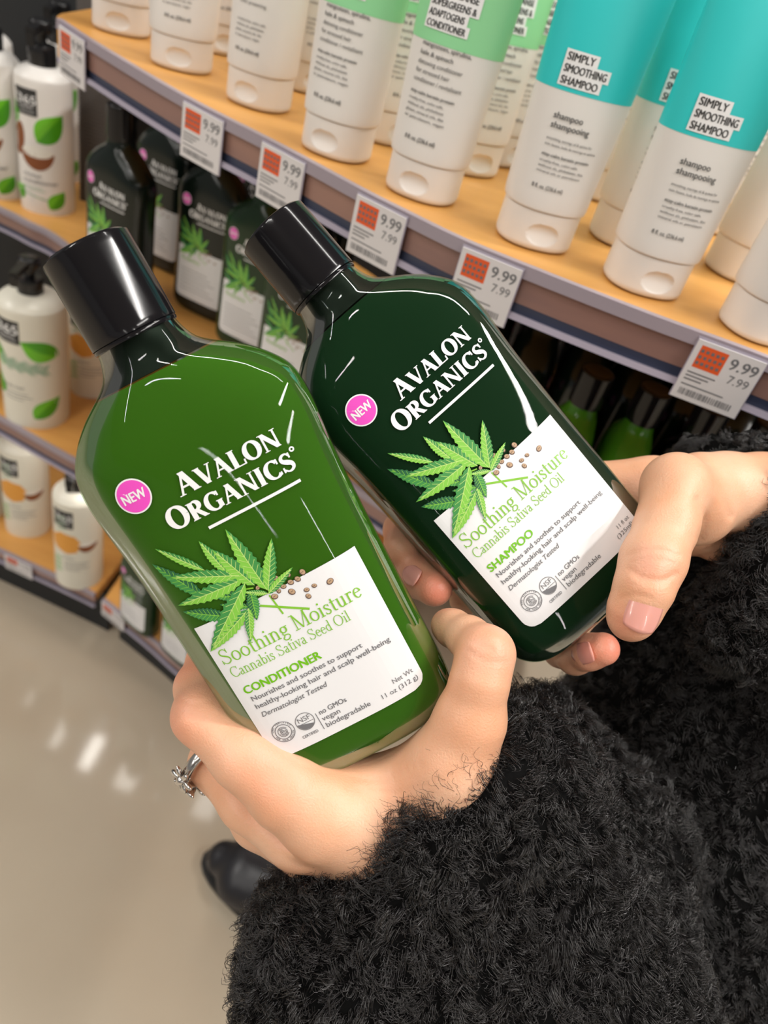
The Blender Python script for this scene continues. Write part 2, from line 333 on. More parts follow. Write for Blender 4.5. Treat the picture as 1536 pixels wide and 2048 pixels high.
# ------------------------------------------------------------------ shelves
def sweep(curve, sec, name, m, parent, fm=None, mats=None, closed=True):
    """sec: list of (out, z) around; curve: (x,y) points; out = towards the aisle"""
    C = np.asarray(curve); T = np.gradient(C, axis=0); T /= np.linalg.norm(T, axis=1)[:, None]; N = np.stack([T[:, 1], -T[:, 0]], 1)
    V = []; k = len(sec)
    for c, n in zip(C, N):
        for o, z in sec: V.append((c[0] + n[0] * o, c[1] + n[1] * o, z))
    Fs = []
    for i in range(len(C) - 1):
        for j in range(k): a = i * k + j; b_ = i * k + (j + 1) % k; Fs.append((a, a + k, b_ + k, b_))
    Fs.append(tuple(range(k))); Fs.append(tuple(range((len(C) - 1) * k, len(C) * k))[::-1])
    return mesh(name, V, Fs, m, parent, None, False)
def shelf(edge, drop, depth, label, rail_h=.030, board=.016, rnd=None):
    z = CAMH - drop; C = smoothpts(edge, 8); root = empty('store_shelf', (C[:, 0].mean(), C[:, 1].mean(), z))
    tag(root, label, 'shelf', 'curved wooden store shelves with price rails'); L = np.array(root.location)
    Cl = C - L[:2]
    top = Cl.copy(); back = Cl + np.array([.02, depth]); back[0] = Cl[0] + np.array([-.0, depth])
    if rnd: top = np.vstack([Cl[0] + np.array([-.012, .02]), Cl[0] + np.array([-.008, .006]), Cl]); back = np.vstack([Cl[0] + np.array([-.012, depth])] * 2 + [back])
    n = len(top); V = [(*p, 0) for p in top] + [(*p, 0) for p in back] + [(*p, -board) for p in top] + [(*p, -board) for p in back]
    if rnd: V = [(x, y, zz if zz == 0 else -rail_h) for x, y, zz in V]
    Fs = []
    for i in range(n - 1): Fs += [(i, i + 1, n + i + 1, n + i), (2 * n + i, 3 * n + i, 3 * n + i + 1, 2 * n + i + 1), (i, 2 * n + i, 2 * n + i + 1, i + 1), (n + i, n + i + 1, 3 * n + i + 1, 3 * n + i)]
    Fs += [(0, n, 3 * n, 2 * n), (n - 1, 3 * n - 1, 4 * n - 1, 2 * n - 1)]
    mesh('board', V, Fs, wood, root, None, False)
    h = rail_h
    sweep(Cl, [(.0005, .001), (.005, .001), (.0055, -.006), (.0035, -.0065), (.0005, -.0065)], 'rail_channel', rail_m, root)
    sweep(Cl, [(.0005, -.0064), (.0028, -.0064), (.0022, -h + .009), (.0005, -h + .009)], 'rail_insert', rail_in, root)
    sweep(Cl, [(.0005, -h + .0091), (.0020, -h + .0091), (.0016, -h + .003), (.0005, -h + .003)], 'rail_shadow_strip', rail_shade, root)  # dark blue strip: shadow above the lip, put in as colour
    sweep(Cl, [(.0005, -h + .0031), (.0045, -h + .0038), (.0055, -h + .0005), (.0005, -h - .0005)], 'rail_lip', rail_lip, root)
    return root, C
P = lambda l, d: [tuple(plane(x, y, d)[:2]) for x, y in l]
D1, D2, D3, D4 = .14, .43, .66, .94
e1 = P([(125, 40), (192, 84), (375, 193), (560, 288), (729, 379), (820, 425), (940, 483), (1100, 548), (1300, 626), (1536, 713)], D1)
e1 += [(.25, .375), (.36, .36)]
s1, C1 = shelf(e1, D1, .50, 'top curved honey wood shelf holding the white tubes', rnd=True)
e2 = P([(-160, 345), (0, 413), (60, 443), (125, 478)], D2) + [(-.36, .80), (-.25, .735), (-.15, .66), (0, .56), (.2, .505), (.5, .48)]
s2, C2 = shelf(e2, D2, .42, 'second wooden shelf holding pump bottles and dark shampoo bottles')
e3 = P([(-160, 745), (0, 830), (160, 920)], D3) + [(-.28, .735), (-.12, .74), (.1, .75), (.5, .76)]
s3, C3 = shelf(e3, D3, .46, 'third wooden shelf holding the large white pump bottle')
e4 = P([(-170, 1018), (0, 1095), (150, 1165), (192, 1186)], D4)
s4, C4 = shelf(e4, D4, .42, 'left bottom wooden shelf just above the concrete floor')
e5 = P([(210, 1196), (300, 1268), (375, 1333)], D4) + [(-.12, .68), (-.02, .67)]
s5, C5 = shelf(e5, D4, .42, 'right bottom wooden shelf angled towards the aisle')
# lamps added under the third shelf, elongated to stretch their streaks on the floor
for px, py, r_, pw in [(85, 1530, .011, .07), (155, 1560, .014, .26), (335, 1570, .014, .05), (270, 1530, .022, .30), (405, 1630, .024, .26), (490, 1672, .018, .12), (65, 1395, .010, .025), (135, 1440, .010, .03), (195, 1460, .011, .03), (160, 1640, .014, .0)]:
    if not pw: continue
    rr = R @ np.array([px - 768, py - 1024, F]); zt = CAMH - D3 - .018; s_ = (CAMH + zt) / -rr[2]; x, y = rr[0] * s_, rr[1] * s_
    y = max(y, np.interp(x, C3[:, 0], C3[:, 1]) + .012 + 2.8 * r_)
    t = empty('added_shelf_lamp', (x, y, zt - .009)); tag(t, 'small elongated lamp added under the third shelf, seen only as a streak on the floor', 'light', 'small lamps added under the third shelf')
    B = Body([(1, r_ * 900 + 3, r_ * 2800 + 3, 4), (4, r_ * 900 + 4, r_ * 2800 + 4, 4), (8.5, r_ * 900 + 4, r_ * 2800 + 4, 4)], 3); B.build('housing', rail_m, t, 24)
    l = bpy.data.lights.new('bulb', 'AREA'); l.shape = 'RECTANGLE'; l.size = 1.7 * r_; l.size_y = 5.5 * r_; l.energy = pw * .36; l.color = (1, .96, .90)
    lo = bpy.data.objects.new('bulb', l); COL.objects.link(lo); lo.parent = t
for C_ in (C4, C5):            # dark kick plate under the bottom shelves
    sweep(C_, [(-.03, CAMH - D4 - .031), (-.035, CAMH - D4 - .031), (-.035, 0.0), (-.03, 0.0)], 'baseboard_shelf', dark, None)['kind'] = 'structure'
# slotted upright
up0 = plane(182, 455, D2); g = Geo()
for i in range(60):
    z0 = i * .0046; g.box((-.024, -.01, z0), (.024, .01, z0 + .0030))
g.box((-.022, -.008, 0), (.022, .008, .276))
o = g.obj('shelf_upright', mat('upright_grey', (.13, .115, .105), .5)); o.location = (up0[0] - .030, up0[1] + .085, CAMH - D2 + .0005); tag(o, 'grey ribbed upright post standing between the pump bottles and dark bottles', 'post')

# price tags
def price_tag(px, curve, drop, rail_h, label, w=.036, h=.034, pat=True, group=None):
    p0 = plane(*px, drop)[:2]; C = np.asarray(curve); i = int(np.argmin(((C - p0) ** 2).sum(1))); i = min(max(i, 1), len(C) - 2)
    T = C[i + 1] - C[i - 1]; T /= np.linalg.norm(T); N = np.array([T[1], -T[0]])
    t = empty('price_tag', (C[i][0] + N[0] * .0066, C[i][1] + N[1] * .0066, CAMH - drop - .0015 - h), math.atan2(T[1], T[0])); tag(t, label, 'price tag', group)
    g = Geo(); g.box((-w / 2, -.0004, 0), (w / 2, .0004, h)); g.obj('paper', paper, t)
    g = Geo(); g.box((-w / 2 - .0006, .0004, -.0004), (w / 2 + .0006, .0009, h + .001)); g.obj('holder', rail_lip, t)
    W_, H_ = w * 1000, h * 1000
    if pat:
        f = Flat(); f.rect(-W_ * .42, H_ * .56, -W_ * .02, H_ * .93); f.obj('sale_patch', orange, t, Plane0(), .45)
    f = Flat(); f.text('9.99', W_ * .04, H_ * .72, H_ * .26, 0, bold=.02, fit=W_ * .40); f.text('7.99', W_ * .12, H_ * .50, H_ * .2, 0, fit=W_ * .30)
    for k, q in enumerate((.46, .40, .34)): f.rect(-W_ * .44, H_ * q, W_ * (-.02 - .08 * k), H_ * (q + .022), 0)
    x = -W_ * .42
    random.seed(3)
    while x < W_ * .36:
        bw = random.uniform(.25, .8); f.rect(x, H_ * .08, x + bw, H_ * .19, 0); x += bw + random.uniform(.3, .8)
    f.rect(-W_ * .44, H_ * .25, W_ * .2, H_ * .27, 0)
    if pat:
        for q in (.62, .72, .82):
            for k in range(5): f.rect(-W_ * .40 + k * W_ * .075, H_ * q, -W_ * .40 + k * W_ * .075 + W_ * .045, H_ * (q + .05), 0, 1)
    f.obj('print', greyink, t, Plane0(), .5)
    return t
for px, lb, w in [((160, 62), 'leftmost price tag at the rounded end of the top shelf', .044), ((420, 218), 'second price tag from the left on the top shelf rail', .040), ((592, 305), 'third price tag on the top shelf rail, left of the black cap', .039),
               ((778, 405), 'fourth price tag on the top rail, under the mint conditioner tube', .037), ((988, 503), 'fifth price tag on the top rail, under the first turquoise tube', .036), ((1470, 690), 'rightmost price tag on the top rail, above the black fleece', .036)]:
    price_tag(px, C1, D1, .03, lb, w)
price_tag((50, 1118), C4, D4, .03, 'small price tag on the left bottom shelf rail, far left', .05, .03, True)
price_tag((228, 1210), C5, D4, .03, 'small price tag on the right bottom shelf rail, by the shelf joint', .05, .03, True)

# ------------------------------------------------------------------ tubes on the top shelf
BC = Body([(0, 19.5, 18, 2.3), (.8, 21.6, 20, 2.3), (2.5, 22.3, 20.8, 2.3), (10, 22.4, 21, 2.3), (19, 22.4, 21, 2.3), (21.2, 22.2, 20.8, 2.3), (21.8, 21, 19.5, 2.3)], 8)
BT = Body([(21.6, 20, 18.6, 2.3), (22.2, 22.8, 21.2, 2.3), (24, 24, 22, 2.3), (40, 24.8, 20.5, 2.25), (80, 26.6, 15.5, 2.2), (120, 28.2, 9.5, 2.1), (150, 29.2, 4.2, 2.05), (163, 29.4, 1.3, 2.05), (175, 29.4, 1.1, 2.1)], 8)
def notch(V):
    x, z, y = V[:, 0], V[:, 1], V[:, 2]; q = np.clip(1 - (x / 9.) ** 2 - ((y - 9.5) / 6.) ** 2, 0, 1); k = (z > 0) * 1.0; yy = np.clip((y - 3.5) / 12, 0, 1); depth = np.sqrt(q) * (.25 + .75 * yy) * .9
    V = V.copy(); V[:, 1] = z - 4.2 * k * depth; return V
def tube(kind):
    root = empty('product_tube')
    b2 = Body([(0, 19.5, 18, 2.3), (.8, 21.6, 20, 2.3), (2.5, 22.3, 20.8, 2.3)] + [(y / 2, 22.4, 21, 2.3) for y in range(7, 40)] + [(21.2, 22.2, 20.8, 2.3), (21.8, 21, 19.5, 2.3)], 2)
    b2.build('flip_cap', white_pl, root, 160, push=notch)
    BT.build('tube_body', tube_white, root, 72)
    tb = {'mint': 82, 'turquoise': 79}.get(kind)
    if tb:
        BT.build('colour_band', mint if kind == 'mint' else turq, root, 72, inset=-.15, y0=79.9)
    f = Flat(); fw = Flat()
    def lines(y, n, x0, ws, sz, m=0, h=.5):
        for k in range(n): f.rect(x0, y - k * sz, x0 + ws[k % len(ws)], y - k * sz + h, m, 0, 6)
    if kind == 'turquoise':
        for k, (s, w) in enumerate([('SIMPLY', 15), ('SMOOTHING', 23), ('SHAMPOO', 20)]):
            y = 93.5 - k * 5.2; fw.rect(-18, y - 1.0, -16 + w, y + 4.6, 0, 0, 8); f.text(s, -17, y, 5.0, bold=.03, fit=w - 1)
        f.text('shampoo', -15, 67.5, 4.3, bold=.012); f.text('shampooing', -15, 63, 4.3, bold=.012)
        f.text('smoothing, moringa oil & quinoa for', -15, 57.4, 1.9, fit=25); f.text('soin lissant, huile de moringa et quinoa', -15, 54.6, 1.9, fit=28)
        f.text('stay-calm keratin protein', -15, 49.6, 2.3, bold=.02, fit=26)
        f.text('cruelty-free, color-safe,', -15, 46.6, 1.9, fit=21); f.text('without sls, phthalates, dea', -15, 44, 1.9, fit=25); f.text('mineral oils or petrolatum', -15, 41.4, 1.9, fit=24)
        f.text('8 fl. oz. (236.6 ml)', -15, 33.5, 3.0, bold=.01, fit=17)
    elif kind == 'mint':
        for k, (s, w) in enumerate([('JUICE CLEANSE', 27), ('SUPERGREENS &', 27), ('ADAPTOGENS', 22), ('CONDITIONER', 24)]):
            y = 102 - k * 5.0; fw.rect(-18, y - .9, -16 + w, y + 4.3, 0, 0, 8); f.text(s, -17, y, 4.6, bold=.03, fit=w - 1)
        f.text('mangosteen, spirulina,', -16, 78, 3.2, bold=.01, fit=29); f.text('kale & spinach', -16, 73.6, 3.2, bold=.01, fit=20); f.text('detoxing conditioner', -16, 69.2, 3.2, fit=27)
        f.text('for stressed hair', -16, 65, 3.2, fit=21); f.text('conditioner / revitalisant', -16, 60.8, 3.2, fit=29)
        f.text('stay-calm keratin protein', -16, 55, 2.5, bold=.02, fit=27)
        for k in range(4): f.text(['cruelty-free, color-safe,', 'without sls, phthalates', 'gluten, mineral oils, dea', 'or petrolatum, vegan'][k], -16, 51.6 - 3 * k, 2.2, fit=22 + k)
        f.text('8 fl. oz. (236.6 ml)', -12, 32, 3.3, bold=.02, fit=19)
    else:
        f.text('shampoo', -13, 74, 4.2); f.text('shampooing', -13, 69, 4.2); f.text('color protecting', -13, 60, 3, fit=20)
        for k in range(4): f.text(['cruelty-free, color-safe,', 'without sls, phthalates', 'gluten, mineral oils, dea', 'or petrolatum, vegan'][k], -13, 50 - 3 * k, 2.2, fit=22 - k)
        f.text('8 fl. oz. (236.6 ml)', -11, 33, 3.2, bold=.02, fit=18)
    if fw.V: fw.obj('text_box', white_ink, root, BT, .5)
    f.obj('print', ink, root, BT, .65)
    return root
def copy_tree(o, parent=None):
    c = o.copy(); COL.objects.link(c); c.parent = parent
    for ch in [x for x in bpy.data.objects if x.parent == o and x != c]: copy_tree(ch, c)
    return c
_first = {}
def put(builder, key, loc, yaw, label, cat, group, scale=1.):
    if key not in _first: _first[key] = builder(key); o = _first[key]
    else: o = copy_tree(_first[key])
    o.location = loc; o.rotation_euler = (0, 0, math.radians(yaw)); o.scale = (scale,) * 3; tag(o, label, cat, group); return o
ztop = CAMH - D1 + .0005
def on1(px, py, back=.022):
    p = plane(px, py, D1)[:2]; v = p / np.linalg.norm(p); return p + v * back
for (px, py, kind, yaw, lb) in [
        ((243), 74, 'plain', 16, 'white tube at the rounded left end of the top shelf'),
        ((362), 147, 'plain', 14, 'second white tube from the left on the top shelf'),
        ((515), 224, 'plain', -12, 'third white tube from the left, thumb notch turned left'),
        ((668), 324, 'mint', -14, 'white tube with mint top, left of the bold-lettered mint tube'),
        ((836), 408, 'mint', -12, 'white and mint tube lettered with conditioner in bold boxes'),
        ((1054), 502, 'turquoise', 10, 'left one of the two white and turquoise smoothing tubes'),
        ((1268), 592, 'turquoise', 12, 'right one of the two white and turquoise smoothing tubes'),
        ((1500), 686, 'plain', 20, 'white tube cut by the right edge of the photo')]:
    p = on1(px, py); put(tube, kind, (p[0], p[1], ztop), yaw, lb, 'tube', 'front row of tubes on the top shelf')
for (px, py, kind, yaw, lb) in [
        ((440), 112, 'plain', 30, 'white tube half hidden behind the second and third front tubes'),
        ((612), 190, 'plain', 30, 'white tube half hidden behind the third front tube'),
        ((765), 292, 'mint', 38, 'mint-topped tube in the gap between the two front mint tubes'),
        ((925), 352, 'mint', 30, 'mint-topped tube peeking out right behind the lettered mint tube'),
        ((982), 332, 'mint', 50, 'mint-topped tube standing turned in the gap left of the turquoise pair'),
        ((1185), 402, 'mint', 40, 'tube in the dark gap between the two turquoise tubes'),
        ((1235), 500, 'turquoise', 12, 'turquoise tube peeking out behind the right turquoise tube'),
        ((1465), 565, 'plain', 30, 'white tube behind the tube at the right edge'),
        ((1425), 470, 'mint', 30, 'tube in deep shade behind the right turquoise tube')]:
    p = on1(px, py); put(tube, kind, (p[0], p[1], ztop), yaw, lb, 'tube', 'rear tubes on the top shelf')

# ------------------------------------------------------------------ white pump bottles
def pump(kind):
    root = empty('pump_bottle'); big = kind == 'wide'
    r = 43 if big else 33; h = 185 if big else 168; e = 2.1
    B = Body([(0, r - 4, r - 4, e), (1.5, r - 1, r - 1, e), (6, r, r, e), (h * .5, r, r, e), (h - 18, r, r, e), (h - 7, r - 2.5, r - 2.5, e), (h - 1, r - 9, r - 9, 2), (h + 2, r - 17, r - 17, 2), (h + 4, 14, 14, 2)], 5)
    B.build('bottle_body', ivory if kind != 'coconut' else white_pl, root, 64)
    Body([(h + 1, 15, 15, 2), (h + 2, 16, 16, 2), (h + 22, 16, 16, 2), (h + 23, 13, 13, 2)], 3).build('collar', bg_black, root, 32)
    hd = Body([(h + 19, 6, 6, 2), (h + 36, 6, 6, 2), (h + 37, 12, 12, 2.2), (h + 47, 13, 13, 2.2), (h + 50, 10, 10, 2.2)], 3).build('pump_head', bg_black, root, 32)
    g = Geo(); z0 = (h + 40) / 1000; g.box((-.005, -.048, z0), (.005, 0, z0 + .008)); g.box((-.004, -.050, z0 - .010), (.004, -.044, z0 + .004)); g.obj('spout', bg_black, hd)
    mats = [ink, white_ink, leafy, brown, cream, greyink, sage, peach, leafy2]; f = Flat()
    k = r / 33.; ly = h / 168.
    def leaf(cx, cy, L, w, ang, m=2, m2=8):
        t = np.linspace(0, 1, 12); wd = w * np.sin(t ** .8 * np.pi); a = math.radians(ang); c, s = math.cos(a), math.sin(a)
        pts = [(tt * L, ww) for tt, ww in zip(t, wd)]; lo = [(tt * L, -ww) for tt, ww in zip(t, wd)]
        tr = lambda P: [(cx + (x - L / 2) * c - y * s, cy + (x - L / 2) * s + y * c) for x, y in P]
        mid = [(tt * L, 0) for tt in t]
        for A, mm in ((pts, m), (lo, m2)):
            V = tr(A) + tr(mid); n = 12; f.add(V, [(i, i + 1, n + i + 1, n + i) for i in range(n - 1)], mm, 1)
    f.rect(-27 * k, 118 * ly, 0 * k, 148 * ly, 0, 0, 10); f.text('365', -24.5 * k, 131 * ly, 14 * k, 1, 1, bold=.02, fit=22 * k); f.rect(-22 * k, 127 * ly, -5 * k, 128 * ly, 1, 1, 4)
    f.text('whole foods', -23 * k, 121.5 * ly, 3.4 * k, 1, 1, fit=19 * k)
    if kind == 'coconut':
        leaf(12, 106, 44, 15, 50); leaf(18, 19, 28, 9, 55)
        leaf(-29, 118, 26, 5, 95); leaf(-28, 22, 22, 8, 60)
        f.disc(-25, 88, 7, 20, 3, 1, 28, -.1)
        T = np.linspace(math.pi, 2 * math.pi, 16); f.poly([(-3 + 20 * math.cos(a), 76 + 21 * math.sin(a)) for a in T], 3, 1)
        f.disc(-3, 77, 18.5, 7, 4, 2)
        f.text('coconut', -22, 46, 7, 5, bold=.01); f.text('conditioner', -22, 38, 7.5, 5, bold=.015, fit=42); f.rect(-22, 32, 2, 33, 6, 0, 4); f.rect(-22, 29, 6, 30, 6, 0, 4)
        f.line([(x, 20 - .2 * x) for x in range(-24, 12, 3)], 2, 6)
    elif kind == 'wide':
        leaf(20, 124, 46, 15, 150); leaf(-34, 110, 40, 10, 118); leaf(26, 33, 42, 12, 50); leaf(-34, 60, 30, 9, 95)
        for q in range(26):
            x = -30 + q * 2.4; y = 98 - .10 * x + 2 * math.sin(q); leaf(x, y + 4, 13, 1.1, 70, 6, 6); leaf(x, y - 4, 13, 1.1, -60, 6, 6)
        f.text('body wash', -28, 62, 7, 5); 
        for q, w in enumerate((34, 40, 28)): f.rect(-28, 54 - 5 * q, -28 + w, 55 - 5 * q, 5, 0, 5)
    else:
        f.poly([(-30, 96), (-18, 108), (2, 104), (10, 92), (4, 74), (-10, 70), (-28, 76)], 7, 1)
        T = np.linspace(math.pi, 2 * math.pi, 14); f.poly([(17 + 12 * math.cos(a), 88 + 14 * math.sin(a)) for a in T], 3, 1); f.disc(17, 89, 11, 4, 4, 2)
        for q in range(8): leaf(-26 + (q % 2) * 5, 30 + q * 4, 9, 1.6, 20 + 140 * (q % 2), 2, 6)
        for q in range(6): leaf(-20 + (q % 2) * 6, 112 + q * 5, 9, 1.6, 20 + 140 * (q % 2), 6, 6)
        f.text('lotion', -16, 60, 7, 5)
        for q, w in enumerate((34, 30, 34, 22)): f.rect(-14, 53 - 5 * q, -14 + w, 54 - 5 * q, 5, 0, 5)
    f.obj('label_print', mats, root, B, .2)
    return root
def onp(px, py, D, back): p = plane(px, py, D)[:2]; return p + p / np.linalg.norm(p) * back
G3 = 'white pump bottles on the left shelves'
for px, py, D, kind, yaw, lb, sc in [
        (98, 432, D2, 'coconut', 15, 'white coconut conditioner pump on the second shelf, fully in view', 1.0),
        (2, 400, D2, 'coconut', 15, 'white coconut pump cut by the left edge on the second shelf', 1.0),
        (-10, 350, D2, 'coconut', 10, 'pump bottle in the back row at the upper left corner', 1.0),
        (130, 365, D2, 'coconut', 10, 'pump bottle in shade behind the fully visible coconut pump', 1.0),
        (78, 862, D3, 'wide', 8, 'large cream pump bottle with green leaves on the third shelf', .95),
        (-62, 800, D3, 'wide', 8, 'large cream pump bottle cut off by the left edge on the third shelf', .95),
        (185, 800, D3, 'citrus', 20, 'dim pump bottle behind the large leafy one', .93),
        (60, 1075, D4, 'citrus', 16, 'middle one of three pump bottles with coconut print on the bottom shelf', 1.06),
        (160, 1178, D4, 'citrus', 16, 'front pump bottle with orange print at the right end of the bottom left shelf', 1.06),
        (-28, 1040, D4, 'citrus', 16, 'pump bottle cut by the left edge on the bottom shelf', 1.06)]:
    p = onp(px, py, D, .045 if kind == 'wide' else .034); put(pump, kind, (p[0], p[1], CAMH - D + .0005), yaw, lb, 'bottle', G3, sc)

# ------------------------------------------------------------------ hair care bottles
prof = [(6, 0, 0, 3)]
BB = Body([(0, 24, 11, 3), (.6, 29, 14.5, 3.2), (2.2, 33.5, 17.2, 3.2), (6, 37.3, 19, 3.3), (12, 39.3, 20, 3.4), (30, 39.3, 20, 3.4), (66, 39.2, 20, 3.4), (100, 39.6, 20, 3.3), (120, 41.2, 20, 3.1), (130, 41.1, 19.8, 2.9), (136, 39.9, 19.3, 2.7), (141, 36.8, 18.6, 2.5), (146, 32.3, 17.7, 2.35), (150.5, 26.8, 16.6, 2.2), (154.5, 20.6, 15.3, 2.1), (158, 16.6, 14, 2.0), (162, 14.6, 13, 2), (166, 13.6, 12.8, 2), (171, 13.2, 12.8, 2)], 6, zc=-20, smooth=5)
Hq = [(390, 1253), (713, 1092), (852, 1361), (553.5, 1521)]
def homog(src, dst):
    A = []
    for (x, y), (u, v) in zip(src, dst): A += [[x, y, 1, 0, 0, 0, -u * x, -u * y, -u], [0, 0, 0, x, y, 1, -v * x, -v * y, -v]]
    return np.linalg.svd(np.array(A, float))[2][-1].reshape(3, 3)
HI = homog(Hq, [(-29, 75), (31, 75), (31, 18), (-29, 18)])
def LB(x, y):                  # position on the label artwork measured on the flat print
    v = HI @ np.array([280 + x / 2.4, 1020 + y / 2.4, 1]); return v[:2] / v[2]
def artwork(kind, root, small=False):
    lab = Flat()               # white label with two rounded lower corners
    rr = 5; pts = [(-30, 75), (-30, 17 + rr)] + [(-30 + rr - rr * math.cos(a), 17 + rr - rr * math.sin(a)) for a in np.linspace(0, math.pi / 2, 8)][1:] + [(30 - rr + rr * math.sin(a), 17 + rr - rr * math.cos(a)) for a in np.linspace(0, math.pi / 2, 8)] + [(30, 75)]
    nx = 24; V = []; Fs = []
    xs = np.linspace(-30, 30, nx + 1)
    def low(x): d = abs(x) - (30 - rr); return 17 + (rr - math.sqrt(max(rr * rr - d * d, 0)) if d > 0 else 0)
    xs = np.sort(np.concatenate([xs, [-29.8, -29, -28.5, 28.5, 29, 29.8]]))
    for j in range(9):
        for x in xs: lo = low(x); V.append((x, lo + (75 - lo) * j / 8))
    V = [(x + 1, y + 1 * (75 - y) / 58) for x, y in V]; n = len(xs); lab.add(V, [(j * n + i, j * n + i + 1, (j + 1) * n + i + 1, (j + 1) * n + i) for j in range(8) for i in range(n - 1)])
    lo_ = lab.obj('label', label_m, root, BB, .15)
    f = Flat()                 # brand lettering
    serif(f, 'AVALON', -9.6, 116.3, 26.4, 5.9, .27, .09, big=(0,)); serif(f, 'ORGANICS', -17.6, 107.5, 27.0, 6.0, .27, .09, big=(0,))
    f.rect(-7.0, 103.0, 25.9, 104.0, 0, 0, 8); f.disc(28.0, 113.6, .85, m=0, rin=.45)
    f.obj('brand_lettering', white_ink, root, BB, .12)
    f = Flat(); f.disc(-22.6, 123.2, 5.8, m=0, n=40); f.disc(-22.6, 123.2, 5.3, m=1, lay=1, n=40); f.text('NEW', -22.6, 121.6, 4.5, 0, 2, bold=.03, align='CENTER', fit=8.0)
    f.obj('new_badge', [white_ink, pink], root, BB, .12)
    # leaves and seeds
    f = Flat()
    def leaflet(tip, base, hw, dk=False):
        a = LB(*base); b_ = LB(*tip); L = np.linalg.norm(b_ - a); d = (b_ - a) / L; nrm = np.array([-d[1], d[0]]); w = hw / 2.4 / 5.6
        lay = f.k // 40; n = 22 if not small else 8
        t = np.linspace(0, 1, n + 1); prof_ = np.sin(np.clip(t, 0, 1) ** .75 * np.pi) ** .9 * w * 1.25
        for sgn, m in ((1, 0), (-1, 1)):
            edge = []
            for i in range(n + 1):
                k = 1.0 if i % 2 == 0 else .78
                edge.append(a + d * L * t[i] + nrm * sgn * prof_[i] * k)
            mid = [a + d * L * tt for tt in t]
            mm = (3 if sgn < 0 else 1) if dk else m
            f.add(np.vstack([edge, mid]), [(i, i + 1, n + 2 + i, n + 1 + i) for i in range(n)], mm, lay)
            if not small:
                for i in range(2, n - 2, 2):
                    p = a + d * L * t[i]; q = a + d * L * t[min(i + 2, n)] + nrm * sgn * prof_[min(i + 2, n)] * .72
                    f.line([p, q], .16, 2 if not dk else 0, lay + 1)
        f.line([a, a + d * L * .9], .26, 2 if not dk else 0, lay + 1)
    for st_ in [((590, 435), (825, 452), .8), ((635, 385), (700, 475), .6), ((450, 365), (560, 350), .5)]:
        f.line([LB(*st_[0]), LB(*st_[1])], st_[2], 5)
    for tip, base, hw, dk in [((370, 395), (530, 385), 22, 1), ((395, 430), (540, 440), 16, 1), ((210, 475), (430, 487), 28, 1), ((62, 240), (312, 385), 28, 1), ((80, 160), (325, 262), 17, 0), ((300, 120), (432, 272), 22, 0), ((150, 300), (492, 288), 28, 0), ((185, 445), (512, 305), 32, 0),
                              ((365, 162), (565, 335), 32, 0), ((430, 65), (625, 358), 34, 0), ((650, 113), (630, 362), 26, 0), ((748, 252), (630, 378), 17, 0), ((508, 368), (628, 374), 12, 0), ((575, 505), (545, 365), 24, 1), ((345, 668), (535, 448), 26, 0), ((343, 670), (520, 325), 34, 0), ((543, 612), (535, 445), 18, 0)]:
        leaflet(tip, base, hw, dk)
    f.obj('leaf_print', [leafA, leafB, leafC, leafD, seedA, lime], root, BB, .24)
    f = Flat(); random.seed(5)
    for x, y, r_ in [(793, 278, 16), (770, 310, 15), (737, 325, 15), (703, 345, 13), (742, 370, 17), (660, 392, 16), (665, 305, 14), (728, 290, 11), (812, 362, 13), (820, 392, 14), (848, 343, 12), (922, 325, 17), (680, 365, 12), (580, 350, 12), (690, 318, 12)]:
        c = LB(x, y); rr_ = r_ / 2.4 / 5.7; a = random.uniform(0, 3); f.disc(*c, rr_ * 1.05, rr_ * .85, 1, 0, 14, a); f.disc(c[0] + .1, c[1] + .12, rr_ * .85, rr_ * .66, 0, 1, 14, a)
        f.line([c + [-rr_ * .4, 0], c + [rr_ * .4, rr_ * .2]], .16, 1, 2)
    f.obj('seed_print', [seedA, seedB], root, BB, .26)
    # label lettering
    f = Flat()
    if not small:
        a, b_ = LB(408, 742), LB(1086, 412); serif(f, 'Soothing Moisture', a[0], a[1] + .3, b_[0], 5.9, .10, .05)
        a, b_ = LB(455, 800), LB(1035, 533); serif(f, 'Cannabis Sativa Seed Oil', a[0], a[1] + .2, b_[0], 4.1, .09, .048)
        f.obj('range_lettering', lime, lo_, BB, .3)
        f = Flat(); a, b_ = LB(515, 880), LB(888, 705)
        if kind == 'conditioner': f.text('CONDITIONER', a[0], a[1] + .3, 4.4, 0, bold=.035, fit=b_[0] - a[0])
        else: f.text('SHAMPOO', a[0], a[1] + .3, 4.4, 0, bold=.035, fit=(b_[0] - a[0]) * .74)
        f.obj('product_lettering', limeb, lo_, BB, .3)
        f = Flat()
        for s, p, q, bd, sh in [('Nourishes and soothes to support', (545, 910), (1078, 655), .016, 0), ('healthy-looking hair and scalp well-being', (564, 948), (1207, 630), .016, 0), ('Dermatologist Tested', (592, 986), (917, 842), .012, .25),
                             ('no GMOs', (868, 962), (997, 900), .016, 0), ('vegan', (884, 992), (970, 955), .012, 0), ('biodegradable', (902, 1022), (1110, 920), .012, 0)]:
            a, b_ = LB(*p), LB(*q); f.text(s, a[0], a[1], 2.75, 0, bold=bd, shear=sh, fit=b_[0] - a[0])
